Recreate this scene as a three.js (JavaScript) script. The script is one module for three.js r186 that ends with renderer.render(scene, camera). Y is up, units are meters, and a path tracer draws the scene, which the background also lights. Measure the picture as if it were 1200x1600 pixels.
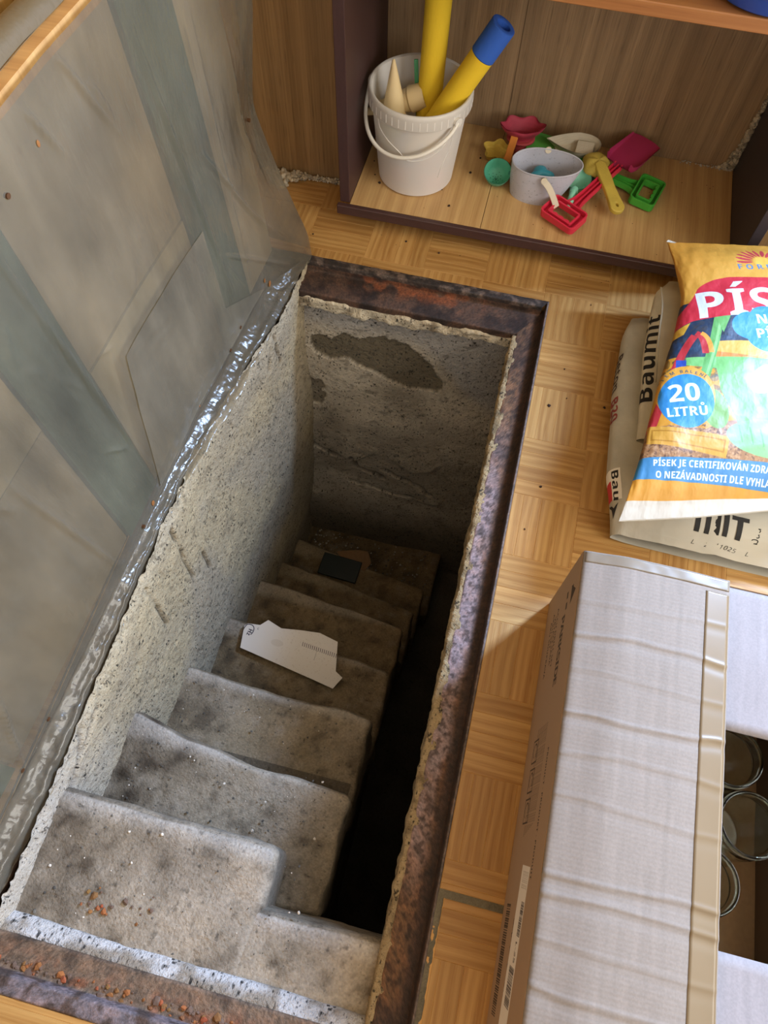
import * as THREE from 'three';
import { mergeGeometries } from 'three/addons/utils/BufferGeometryUtils.js';
import { RoundedBoxGeometry } from 'three/addons/geometries/RoundedBoxGeometry.js';
import { RectAreaLightUniformsLib } from 'three/addons/lights/RectAreaLightUniformsLib.js';

// ------------------------------------------------------------------ renderer, camera, light
const renderer = new THREE.WebGLRenderer({ antialias: true });
renderer.toneMapping = THREE.LinearToneMapping;
renderer.toneMappingExposure = 0.84;
renderer.shadowMap.enabled = true;
RectAreaLightUniformsLib.init();
const scene = new THREE.Scene();
scene.background = new THREE.Color(0.55, 0.68, 0.95);

const camera = new THREE.PerspectiveCamera(70.5, 1200 / 1600, 0.05, 40);
camera.position.set(0, 1.5, 0);
{
  const r = new THREE.Vector3(0.97091, 0.01839, -0.23874), u = new THREE.Vector3(-0.22116, 0.451, -0.86469), f = new THREE.Vector3(-0.09177, -0.89233, -0.44195);
  camera.quaternion.setFromRotationMatrix(new THREE.Matrix4().makeBasis(r, u, f.clone().negate()));
  camera.fov = 2 * Math.atan(800 / 1132.06) * 180 / Math.PI;
  camera.updateProjectionMatrix();
}
// daylight through two windows (small blue one in the rear wall beyond the bags, wide one in the right wall), plus an added fill window behind the photographer
const SMALL_WINDOW = { x0: 1.08, x1: 1.42, y0: 1.05, y1: 1.75, z: -1.79 };
const WIDE_WINDOW = { z0: -1.05, z1: 0.75, y0: 0.95, y1: 2.15, x: 1.95 };
function windowLight(w, color, intensity) {   // a light looks along its own -z, so lookAt() turns it into the room
  const side = w.x !== undefined, l = new THREE.RectAreaLight(color, intensity, (side ? w.z1 - w.z0 : w.x1 - w.x0) - 0.06, w.y1 - w.y0 - 0.06), y = (w.y0 + w.y1) / 2;
  if (side) { l.position.set(w.x - 0.03, y, (w.z0 + w.z1) / 2); l.lookAt(0, y, l.position.z); } else { l.position.set((w.x0 + w.x1) / 2, y, w.z + 0.03); l.lookAt(l.position.x, y, 9); }
  scene.add(l);
}
windowLight(SMALL_WINDOW, new THREE.Color(0.47, 0.66, 1.0), 450);
windowLight(WIDE_WINDOW, new THREE.Color(1.0, 0.94, 0.84), 12);

const ADDED_FRONT_WINDOW = { x0: -0.2, x1: 1.3, y0: 1.05, y1: 2.15, z: 1.75 };  // unseen window, added as weak fill for the far wall and treads
{ const w = ADDED_FRONT_WINDOW, l = new THREE.RectAreaLight(new THREE.Color(1.0, 0.95, 0.86), 3.2, w.x1 - w.x0 - 0.06, w.y1 - w.y0 - 0.06); l.position.set((w.x0 + w.x1) / 2, (w.y0 + w.y1) / 2, w.z - 0.03); l.lookAt(l.position.x, l.position.y, -9); scene.add(l); }

// ------------------------------------------------------------------ small tools
function rng(seed) { let a = seed >>> 0; return () => { a = (a + 0x6D2B79F5) >>> 0; let t = Math.imul(a ^ (a >>> 15), 1 | a); t = (t + Math.imul(t ^ (t >>> 7), 61 | t)) ^ t; return ((t ^ (t >>> 14)) >>> 0) / 4294967296; }; }
const h3 = (x, y, z, s) => { let h = Math.imul(x, 374761393) ^ Math.imul(y, 668265263) ^ Math.imul(z, 2147483647 - 9973) ^ Math.imul(s, 1274126177); h = Math.imul(h ^ (h >>> 13), 1274126177); h ^= h >>> 16; return (h >>> 0) / 4294967296; };
const sm = (t) => t * t * (3 - 2 * t);
const clamp = (x, a = 0, b = 1) => Math.min(b, Math.max(a, x));
const step = (a, b, x) => sm(clamp((x - a) / (b - a)));
const mix = (a, b, t) => a + (b - a) * t;
const mod = (a, n) => ((a % n) + n) % n;
function n2(x, y, s = 0, px = 0, py = 0) {   // value noise, periodic when px, py are given
  const ix = Math.floor(x), iy = Math.floor(y), fx = sm(x - ix), fy = sm(y - iy);
  const X = (i) => (px ? mod(i, px) : i), Y = (i) => (py ? mod(i, py) : i);
  const a = h3(X(ix), Y(iy), 0, s), b = h3(X(ix + 1), Y(iy), 0, s), c = h3(X(ix), Y(iy + 1), 0, s), d = h3(X(ix + 1), Y(iy + 1), 0, s);
  return mix(mix(a, b, fx), mix(c, d, fx), fy);
}
function n3(x, y, z, s = 0) {
  const ix = Math.floor(x), iy = Math.floor(y), iz = Math.floor(z), fx = sm(x - ix), fy = sm(y - iy), fz = sm(z - iz);
  const L = (k) => mix(mix(h3(ix, iy, iz + k, s), h3(ix + 1, iy, iz + k, s), fx), mix(h3(ix, iy + 1, iz + k, s), h3(ix + 1, iy + 1, iz + k, s), fx), fy);
  return mix(L(0), L(1), fz);
}
function f3(x, y, z, s = 0, o = 4) { let v = 0, a = 0.5, t = 0; for (let i = 0; i < o; i++) { v += a * n3(x, y, z, s + i * 17); t += a; a *= 0.5; x *= 2.03; y *= 2.03; z *= 2.03; } return v / t; }
function fp(x, y, s, px, py, o = 4) { let v = 0, a = 0.5, t = 0; for (let i = 0; i < o; i++) { v += a * n2(x, y, s + i * 13, px, py); t += a; a *= 0.5; x *= 2; y *= 2; px *= 2; py *= 2; } return v / t; }
const poly = (pts) => (x) => { if (x <= pts[0][0]) return pts[0][1]; for (let i = 1; i < pts.length; i++) if (x <= pts[i][0]) return mix(pts[i - 1][1], pts[i][1], (x - pts[i - 1][0]) / (pts[i][0] - pts[i - 1][0])); return pts[pts.length - 1][1]; };
const spoly = (pts) => { const q = poly(pts); const w = (pts[pts.length - 1][0] - pts[0][0]) * 0.03; return (x) => (q(x - w) + 2 * q(x) + q(x + w)) / 4; };
const lin = (c) => { c /= 255; return c <= 0.04045 ? c / 12.92 : ((c + 0.055) / 1.055) ** 2.4; };
const rgb = (r, g, b) => [lin(r), lin(g), lin(b)];
const mixc = (a, b, t) => [mix(a[0], b[0], t), mix(a[1], b[1], t), mix(a[2], b[2], t)];
const V = (x, y, z) => new THREE.Vector3(x, y, z);

function tex(w, h, fn, { srgb = true, rx = 1, ry = 1 } = {}) {
  const d = new Uint8Array(w * h * 4);
  for (let y = 0; y < h; y++) for (let x = 0; x < w; x++) {
    const c = fn(x / w, y / h), o = (y * w + x) * 4;
    if (typeof c === 'number') d[o] = d[o + 1] = d[o + 2] = clamp(c) * 255; else { d[o] = clamp(c[0] / 255) * 255; d[o + 1] = clamp(c[1] / 255) * 255; d[o + 2] = clamp(c[2] / 255) * 255; }
    d[o + 3] = 255;
  }
  const t = new THREE.DataTexture(d, w, h);
  t.colorSpace = srgb ? THREE.SRGBColorSpace : THREE.NoColorSpace;
  t.wrapS = t.wrapT = THREE.RepeatWrapping; t.magFilter = THREE.LinearFilter; t.minFilter = THREE.LinearMipmapLinearFilter;
  t.repeat.set(rx, ry); t.needsUpdate = true; return t;
}
function canvasTex(w, h, draw) {
  const c = document.createElement('canvas'); c.width = w; c.height = h; draw(c.getContext('2d'), w, h);
  const t = new THREE.CanvasTexture(c); t.colorSpace = THREE.SRGBColorSpace; t.magFilter = THREE.LinearFilter; return t;
}
const std = (o) => new THREE.MeshStandardMaterial({ roughness: 0.7, side: THREE.DoubleSide, ...o });
const phy = (o) => new THREE.MeshPhysicalMaterial({ roughness: 0.5, side: THREE.DoubleSide, ...o });
const hex = (h) => new THREE.Color(h);

// names, labels, parts
const used = {};
function numbered(n) { used[n] = (used[n] ?? -1) + 1; return used[n] ? n + '_' + String(used[n]).padStart(3, '0') : n; }
function tag(o, label, category, group) { o.userData.label = label; o.userData.category = category; if (group) o.userData.group = group; return o; }
function thing(name, label, category, pos = [0, 0, 0], group) { const g = new THREE.Group(); g.name = numbered(name); g.position.set(...pos); scene.add(g); return tag(g, label, category, group); }
function part(name, geo, mat, parent, label) { const m = new THREE.Mesh(geo, mat); m.name = name; m.castShadow = m.receiveShadow = true; parent.add(m); if (label) m.userData.label = label; return m; }
function solo(name, geo, mat, label, category, group) { const m = part(numbered(name), geo, mat, scene); return tag(m, label, category, group); }
function struct(name, geo, mat, label) { const m = part(numbered(name), geo, mat, scene); m.userData.kind = 'structure'; if (label) m.userData.label = label; return m; }
function structGroup(name, label) { const g = new THREE.Group(); g.name = numbered(name); g.userData.kind = 'structure'; if (label) g.userData.label = label; scene.add(g); return g; }
function stuff(name, geo, mat, label, category, parent) { const m = part(parent ? name : numbered(name), geo, mat, parent ?? scene); m.userData.kind = 'stuff'; m.userData.label = label; if (!parent) m.userData.category = category; return m; }

// geometry
function grid(nu, nv, P, { uv, col, closeU = false } = {}) {
  const pos = [], uvs = [], cols = [], idx = [];
  for (let j = 0; j <= nv; j++) for (let i = 0; i <= nu; i++) {
    const u = i / nu, v = j / nv, p = P(u, v); pos.push(p[0], p[1], p[2]);
    const t = uv ? uv(u, v, p) : [u, v]; uvs.push(t[0], t[1]);
    if (col) cols.push(...col(u, v, p));
  }
  for (let j = 0; j < nv; j++) for (let i = 0; i < nu; i++) { const a = j * (nu + 1) + i, b = a + 1, c = a + nu + 1, d = c + 1; idx.push(a, c, b, b, c, d); }
  const g = new THREE.BufferGeometry();
  g.setAttribute('position', new THREE.Float32BufferAttribute(pos, 3)); g.setAttribute('uv', new THREE.Float32BufferAttribute(uvs, 2));
  if (col) g.setAttribute('color', new THREE.Float32BufferAttribute(cols, 3));
  g.setIndex(idx); return smooth(g);
}
function smooth(g) {   // normals averaged over vertices that share a place
  g.computeVertexNormals();
  const p = g.attributes.position, n = g.attributes.normal, m = new Map(), key = (i) => Math.round(p.getX(i) * 2e4) + ',' + Math.round(p.getY(i) * 2e4) + ',' + Math.round(p.getZ(i) * 2e4);
  for (let i = 0; i < p.count; i++) { const k = key(i); let a = m.get(k); if (!a) m.set(k, a = [0, 0, 0]); a[0] += n.getX(i); a[1] += n.getY(i); a[2] += n.getZ(i); }
  for (let i = 0; i < p.count; i++) { const a = m.get(key(i)), l = Math.hypot(...a) || 1; n.setXYZ(i, a[0] / l, a[1] / l, a[2] / l); }
  return g;
}
// rounded block with rough faces; bend(p) may move points, col(p, n) gives vertex colours; uv in metres
function roughBlock(min, max, r, seg, amp, freq, seed, { bend, col } = {}) {
  const s = [0, 1, 2].map((k) => max[k] - min[k]), g = new THREE.BoxGeometry(...s, ...seg), p = g.attributes.position, nn = g.attributes.normal, uv = g.attributes.uv, cols = [];
  for (let i = 0; i < p.count; i++) {
    const q = [p.getX(i), p.getY(i), p.getZ(i)], on = [nn.getX(i), nn.getY(i), nn.getZ(i)];
    const inner = q.map((v, k) => clamp(v, -s[k] / 2 + r, s[k] / 2 - r)); let d = q.map((v, k) => v - inner[k]); const l = Math.hypot(...d) || 1; d = d.map((v) => v / l);
    const w = inner.map((v, k) => v + d[k] * r + (min[k] + max[k]) / 2);
    const e = amp * (f3(w[0] * freq, w[1] * freq, w[2] * freq, seed, 4) - 0.5) * 2;
    let o = w.map((v, k) => v + d[k] * e); if (bend) o = bend(o, w);
    p.setXYZ(i, ...o);
    if (Math.abs(on[1]) > 0.5) uv.setXY(i, w[0], w[2]); else if (Math.abs(on[0]) > 0.5) uv.setXY(i, w[2], w[1]); else uv.setXY(i, w[0], w[1]);
    if (col) cols.push(...col(o, d));
  }
  if (col) g.setAttribute('color', new THREE.Float32BufferAttribute(cols, 3));
  return smooth(g);
}
function boxUV(min, max, along = 'z', r = 0) {   // plain box with uv in metres (v runs along the grain)
  const s = [0, 1, 2].map((k) => max[k] - min[k]), g = r ? new RoundedBoxGeometry(...s, 2, r) : new THREE.BoxGeometry(...s);
  g.translate(...[0, 1, 2].map((k) => (min[k] + max[k]) / 2));
  const p = g.attributes.position, n = g.attributes.normal, uv = g.attributes.uv, ax = 'xyz'.indexOf(along);
  for (let i = 0; i < p.count; i++) {
    const q = [p.getX(i), p.getY(i), p.getZ(i)], a = [Math.abs(n.getX(i)), Math.abs(n.getY(i)), Math.abs(n.getZ(i))], k = a.indexOf(Math.max(...a));
    const rest = [0, 1, 2].filter((j) => j !== k), v = rest.includes(ax) ? ax : rest[1], u = rest.find((j) => j !== v); uv.setXY(i, q[u], q[v]);
  }
  return g;
}
const lathe = (pts, seg = 48) => new THREE.LatheGeometry(pts.map(([x, y]) => new THREE.Vector2(x, y)), seg);
function tube(pts, r, seg = 40, rs = 8, closed = false) { return new THREE.TubeGeometry(new THREE.CatmullRomCurve3(pts.map((p) => V(...p)), closed), seg, r, rs, closed); }
function moved(g, pos = [0, 0, 0], rot = [0, 0, 0], sc = [1, 1, 1]) { return g.applyMatrix4(new THREE.Matrix4().compose(V(...pos), new THREE.Quaternion().setFromEuler(new THREE.Euler(...rot)), V(...sc))); }
function capped(pts, r, seg, rs) {   // tube with rounded ends
  const g = tube(pts, r, seg, rs), a = new THREE.SphereGeometry(r, rs, 6), b = a.clone(); a.translate(...pts[0]); b.translate(...pts[pts.length - 1]); return mergeGeometries([g, a, b]);
}
// loose crumbs: list of {p, s, c} -> one mesh of little uneven stones
function crumbs(list, seed) {
  const R = rng(seed), out = [];
  for (const { p, s, c, flat = 0.6 } of list) {
    const g = new THREE.IcosahedronGeometry(s, 0), q = g.attributes.position, cols = [], k1 = R() * 50;
    for (let i = 0; i < q.count; i++) { const e = 0.65 + 0.7 * h3(Math.round(q.getX(i) * 1e5), Math.round(q.getY(i) * 1e5), Math.round(q.getZ(i) * 1e5), seed + (k1 | 0)); q.setXYZ(i, q.getX(i) * e, q.getY(i) * e * flat, q.getZ(i) * e); cols.push(...c); }
    g.setAttribute('color', new THREE.Float32BufferAttribute(cols, 3)); g.rotateY(R() * 6.28); g.translate(p[0], p[1], p[2]); g.computeVertexNormals(); out.push(g);
  }
  return mergeGeometries(out);
}

// ------------------------------------------------------------------ textures and materials
function woodTex(seed, light, dark, { w = 512, h = 1024, rings = 26, warp = 1.4, fine = 0.35, contrast = 0.8, pores = 0.5 } = {}) {
  return tex(w, h, (u, v) => {
    const wv = fp(u * 3, v * 2, seed, 3, 2, 3), wx = u + 0.055 * warp * (wv - 0.5) + 0.01 * (fp(u * 8, v * 8, seed + 5, 8, 8, 2) - 0.5);
    const cath = 0.5 + 0.5 * Math.sin(rings * 6.283 * wx + 5 * fp(u * 4, v * 1, seed + 9, 4, 1, 2));
    const band = fp(wx * 12, v * 1, seed + 20, 12, 1, 3), streak = fp(u * 128, v * 5, seed + 31, 128, 5, 3), pore = fp(u * 240, v * 20, seed + 44, 240, 20, 2);
    let t = contrast * (0.35 * cath + 0.45 * band) + fine * (streak - 0.5) + 0.12; if (pore > 0.66) t += pores * (pore - 0.66) * 2;
    t = clamp(t); return [mix(light[0], dark[0], t), mix(light[1], dark[1], t), mix(light[2], dark[2], t)];
  });
}
const withRepeat = (t, x, y, rot = 0) => { const c = t.clone(); c.repeat.set(x, y); c.rotation = rot; c.needsUpdate = true; return c; };
const T = {};
T.oak = woodTex(11, [212, 168, 104], [160, 112, 58], { rings: 19, warp: 2.2, contrast: 0.95, fine: 0.45, w: 1024, h: 1024 });
T.shelf = woodTex(23, [206, 172, 118], [160, 122, 76], { rings: 10, contrast: 0.7, fine: 0.5 });
T.veneer = woodTex(37, [162, 138, 106], [104, 86, 64], { rings: 7, warp: 1.8, contrast: 0.7, fine: 0.5, pores: 0.8 });
T.grain = tex(512, 512, (u, v) => fp(u * 160, v * 8, 77, 160, 8, 3), { srgb: false });
T.rough = tex(1024, 1024, (u, v) => { const a = fp(u * 24, v * 24, 101, 24, 24, 6), b = fp(u * 90, v * 90, 131, 90, 90, 2); return 0.7 * a + 0.3 * b - (b > 0.78 ? (b - 0.78) * 2.5 : 0); }, { srgb: false });
T.concrete = tex(1024, 1024, (u, v) => { const a = fp(u * 6, v * 6, 201, 6, 6, 6), b = fp(u * 120, v * 120, 231, 120, 120, 2), c = fp(u * 40, v * 40, 251, 40, 40, 3); let k = 205 + 70 * (a - 0.5) + 46 * (b - 0.5); if (c > 0.7) k -= (c - 0.7) * 300; return [k, k * 0.985, k * 0.96]; });
T.plaster = tex(1024, 1024, (u, v) => { const b = fp(u * 90, v * 90, 331, 90, 90, 3), c = fp(u * 55, v * 38, 351, 55, 38, 3), a = fp(u * 8, v * 8, 371, 8, 8, 4); let k = 226 + 36 * (a - 0.5) + 26 * (b - 0.5); if (c > 0.67) k -= (c - 0.67) * 850; return [k, k * 0.985, k * 0.96]; });
T.rust = tex(1024, 1024, (u, v) => { const b = fp(u * 60, v * 60, 431, 60, 60, 4), a = fp(u * 14, v * 14, 451, 14, 14, 4); const k = 190 + 110 * (b - 0.5) + 90 * (a - 0.5); return [k, k * (0.98 - 0.1 * a), k * (0.96 - 0.16 * a)]; });
T.card = tex(512, 512, (u, v) => { const a = fp(u * 40, v * 4, 501, 40, 4, 3), b = fp(u * 150, v * 150, 521, 150, 150, 2); const k = 228 + 22 * (a - 0.5) + 22 * (b - 0.5); return [k, k, k]; });
T.flute = tex(16, 512, (u, v) => 0.5 + 0.4 * Math.sin(v * 6.2832 * 24) + 0.25 * (fp(u * 1, v * 60, 541, 1, 60, 2) - 0.5), { srgb: false });
T.crinkle = tex(1024, 1024, (u, v) => { const a = fp(u * 5, v * 5, 601, 5, 5, 5), b = fp(u * 14, v * 7, 641, 14, 7, 4); return clamp(0.5 + 1.1 * Math.abs(a - 0.5) + 0.6 * Math.abs(b - 0.5)); }, { srgb: false });
T.paper = tex(512, 512, (u, v) => { const a = fp(u * 6, v * 6, 701, 6, 6, 5); const k = 226 + 40 * (a - 0.5); return [k, k, k * 0.985]; });

const M = {};
const oakTones = [[0.86, 0.9, 0.92], [0.8, 0.83, 0.84], [0.9, 0.93, 0.95], [0.77, 0.78, 0.77]];
const oakMap = withRepeat(T.oak, 1 / 0.36, 1 / 0.72);
M.parquet = oakTones.map((t) => phy({ map: oakMap, color: new THREE.Color(...t), roughness: 0.42, bumpMap: withRepeat(T.grain, 4, 4), bumpScale: 0.0002, specularIntensity: 0.7 }));
M.screed = std({ color: hex('#c79a5c'), roughness: 0.8 });
M.seam = std({ color: hex('#86806c'), roughness: 0.85, map: withRepeat(T.concrete, 4, 4), bumpMap: withRepeat(T.rough, 8, 8), bumpScale: 0.001 });
M.wallVeneer = std({ map: withRepeat(T.veneer, 1 / 0.5, 1 / 1.4), roughness: 0.5, color: new THREE.Color(1.22, 1.14, 0.94), bumpMap: withRepeat(T.grain, 3, 1), bumpScale: 0.0003 });
M.yellowVeneer = std({ map: withRepeat(T.shelf, 1 / 0.5, 1 / 1.2), roughness: 0.5, color: new THREE.Color(1.15, 1.0, 0.65) });
M.backVeneer = std({ map: withRepeat(T.veneer, 1 / 0.42, 1 / 1.2), roughness: 0.5, color: new THREE.Color(1.05, 1.0, 0.95), bumpMap: withRepeat(T.grain, 3, 1), bumpScale: 0.0003 });
M.shelfWood = std({ map: withRepeat(T.shelf, 1 / 0.4, 1 / 0.9), roughness: 0.45, bumpMap: withRepeat(T.grain, 3, 1), bumpScale: 0.0002 });
M.darkWood = std({ map: withRepeat(T.card, 3, 3), color: hex('#4b3230'), roughness: 0.5 });
M.darkPanel = std({ map: withRepeat(T.card, 3, 3), color: hex('#3b3640'), roughness: 0.55 });
M.orangeWood = std({ map: withRepeat(T.shelf, 1 / 0.4, 1 / 0.9), color: hex('#cfae9c'), roughness: 0.45 });
M.ceiling = std({ color: hex('#c2ae8c'), roughness: 0.9 });
M.roomWall = std({ color: hex('#8d6f4a'), roughness: 0.9 });
M.frameWhite = std({ color: hex('#e4e2dc'), roughness: 0.5 });
M.pane = phy({ transmission: 1, thickness: 0, roughness: 0.02, color: hex('#ffffff') });
M.concrete = std({ vertexColors: true, map: T.concrete, roughness: 0.92, bumpMap: withRepeat(T.rough, 3.3, 3.3), bumpScale: 0.0038 });
T.concrete.repeat.set(2.2, 2.2);
M.plaster = std({ vertexColors: true, map: withRepeat(T.plaster, 3.4, 3.4), roughness: 0.95, bumpMap: withRepeat(T.rough, 5, 5), bumpScale: 0.006 });
M.cellar = std({ color: hex('#6b655c'), map: T.concrete, roughness: 0.95 });
M.rust = std({ vertexColors: true, map: withRepeat(T.rust, 4, 4), roughness: 0.78, metalness: 0.05, bumpMap: withRepeat(T.rough, 6, 6), bumpScale: 0.002 });
M.crumb = std({ vertexColors: true, roughness: 0.95 });

// ------------------------------------------------------------------ the hatch opening, floor and parquet
const HX0 = -0.70, HX1 = 0.13, HZ0 = -1.48, HZ1 = 0.325;       // outside of the steel frame
const IX0 = -0.63, IX1 = 0.06, IZ0 = -1.37, IZ1 = 0.24;        // inside of the steel frame
const RX0 = -0.80, RX1 = 1.95, RZ0 = -1.79, RZ1 = 1.75, CEIL = 2.45;
{
  const floor = structGroup('floor', 'worn oak parquet floor of basket weave blocks around the cellar hatch');
  const slab = [[RX0, RX1, RZ0 - 0.3, HZ0 - 0.0005], [RX0, RX1, HZ1 + 0.0005, RZ1], [RX0, HX0 - 0.0005, HZ0, HZ1], [HX1 + 0.0005, RX1, HZ0, HZ1]];
  for (const [a, b, c, d] of slab) part('screed', boxUV([a, -0.2, c], [b, -0.0008, d]), M.screed, floor);
  // strip geometry: bevelled top, uv = (across, along) in metres
  const strip = (w, l, uo, vo, horiz) => {
    const b = 0.0005, y0 = -0.0008, y1 = 0.0, g = new THREE.BufferGeometry();
    const x = w / 2, z = l / 2, P = [[-x, y0, -z], [x, y0, -z], [x, y0, z], [-x, y0, z], [-x + b, y1, -z + b], [x - b, y1, -z + b], [x - b, y1, z - b], [-x + b, y1, z - b]];
    const F = [[4, 7, 6, 5], [0, 4, 5, 1], [1, 5, 6, 2], [2, 6, 7, 3], [3, 7, 4, 0]], pos = [], uv = [];
    for (const f of F) for (const k of [0, 1, 2, 0, 2, 3]) { const p = P[f[k]]; pos.push(...p); uv.push(...(horiz ? [p[2] + uo, p[0] + vo] : [p[0] + uo, p[2] + vo])); }
    g.setAttribute('position', new THREE.Float32BufferAttribute(pos, 3)); g.setAttribute('uv', new THREE.Float32BufferAttribute(uv, 2)); g.computeVertexNormals(); return g;
  };
  const R = rng(5), PX = 0.1716, PZ = 0.1605, OX = 0.1125, OZ = -1.511, cache = {}, rest = [[], [], [], []];
  const holes = [[HX0 - 0.001, HX1 + 0.001, HZ0 - 0.001, HZ1 + 0.001], [-9, 9, -0.016, -0.001], [HX1 - 0.01, HX1 + 0.012, -0.016, HZ1 + 0.02]];
  const cut = (r, h) => {
    const [a, b, c, d] = r, [e, f, g, k] = h; if (b <= e || a >= f || d <= g || c >= k) return [r];
    const o = []; if (a < e) o.push([a, e, c, d]); if (b > f) o.push([f, b, c, d]); const l = Math.max(a, e), m = Math.min(b, f); if (c < g) o.push([l, m, c, g]); if (d > k) o.push([l, m, k, d]); return o;
  };
  let n = 0;
  for (let i = -6; i < 12; i++) for (let j = -3; j < 21; j++) {
    const x0 = OX + i * PX, z0 = OZ + j * PZ; if (x0 > RX1 || x0 + PX < RX0 || z0 > RZ1 || z0 + PZ < RZ0 - 0.25) continue;
    const vertical = mod(i + j, 2) === 0;
    for (let k = 0; k < 4; k++) {
      const gap = 0.0003; let rs = [vertical ? [x0 + k * PX / 4 + gap, x0 + (k + 1) * PX / 4 - gap, z0 + gap, z0 + PZ - gap] : [x0 + gap, x0 + PX - gap, z0 + k * PZ / 4 + gap, z0 + (k + 1) * PZ / 4 - gap]];
      for (const h of holes) rs = rs.flatMap((r) => cut(r, h));
      rs = rs.map(([a, b, c, d]) => [Math.max(a, RX0), Math.min(b, RX1), Math.max(c, RZ0 - 0.25), Math.min(d, RZ1)]).filter(([a, b, c, d]) => b - a > 0.004 && d - c > 0.004);
      const variant = (R() * 14) | 0, tone = [0, 0, 1, 2, 3][(R() * 5) | 0];
      for (const [a, b, c, d] of rs) {
        const key = [(b - a).toFixed(4), (d - c).toFixed(4), vertical, variant].join();
        const g = cache[key] ??= strip(b - a, d - c, variant * 0.0257 + 0.01, variant * 0.193, !vertical);
        const mx = (a + b) / 2, mz = (c + d) / 2;
        const seen = (mx > -0.78 && mx < 0.42 && mz < -1.3) || (mx > 0.12 && mx < 0.36 && mz < 0.42) || (mx < 0.25 && mz > 0.3 && mz < 0.42) || (mx > 0.25 && mx < 0.55 && mz > -0.85 && mz < -0.55);
        if (seen && n < 300) { n++; part('parquet_strip', g, M.parquet[tone], floor).position.set(mx, 0, mz); } else rest[tone].push(g.clone().translate(mx, 0, mz));
      }
    }
  }
  rest.forEach((l, t) => { if (l.length) { const m = part('parquet_field', mergeGeometries(l), M.parquet[t], floor); m.userData.kind = 'stuff'; } });
  part('seam_strip', boxUV([HX1, -0.004, -0.0155], [RX1, -0.0002, -0.0015], 'x'), M.seam, floor, 'grey filled joint between two floor fields');
  part('mortar_joint', roughBlock([HX1 - 0.004, -0.02, -0.014], [HX1 + 0.0115, 0.0, HZ1 + 0.015], 0.003, [4, 4, 70], 0.002, 60, 3), M.seam, floor, 'crumbly grey mortar strip beside the steel frame');
}

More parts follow.
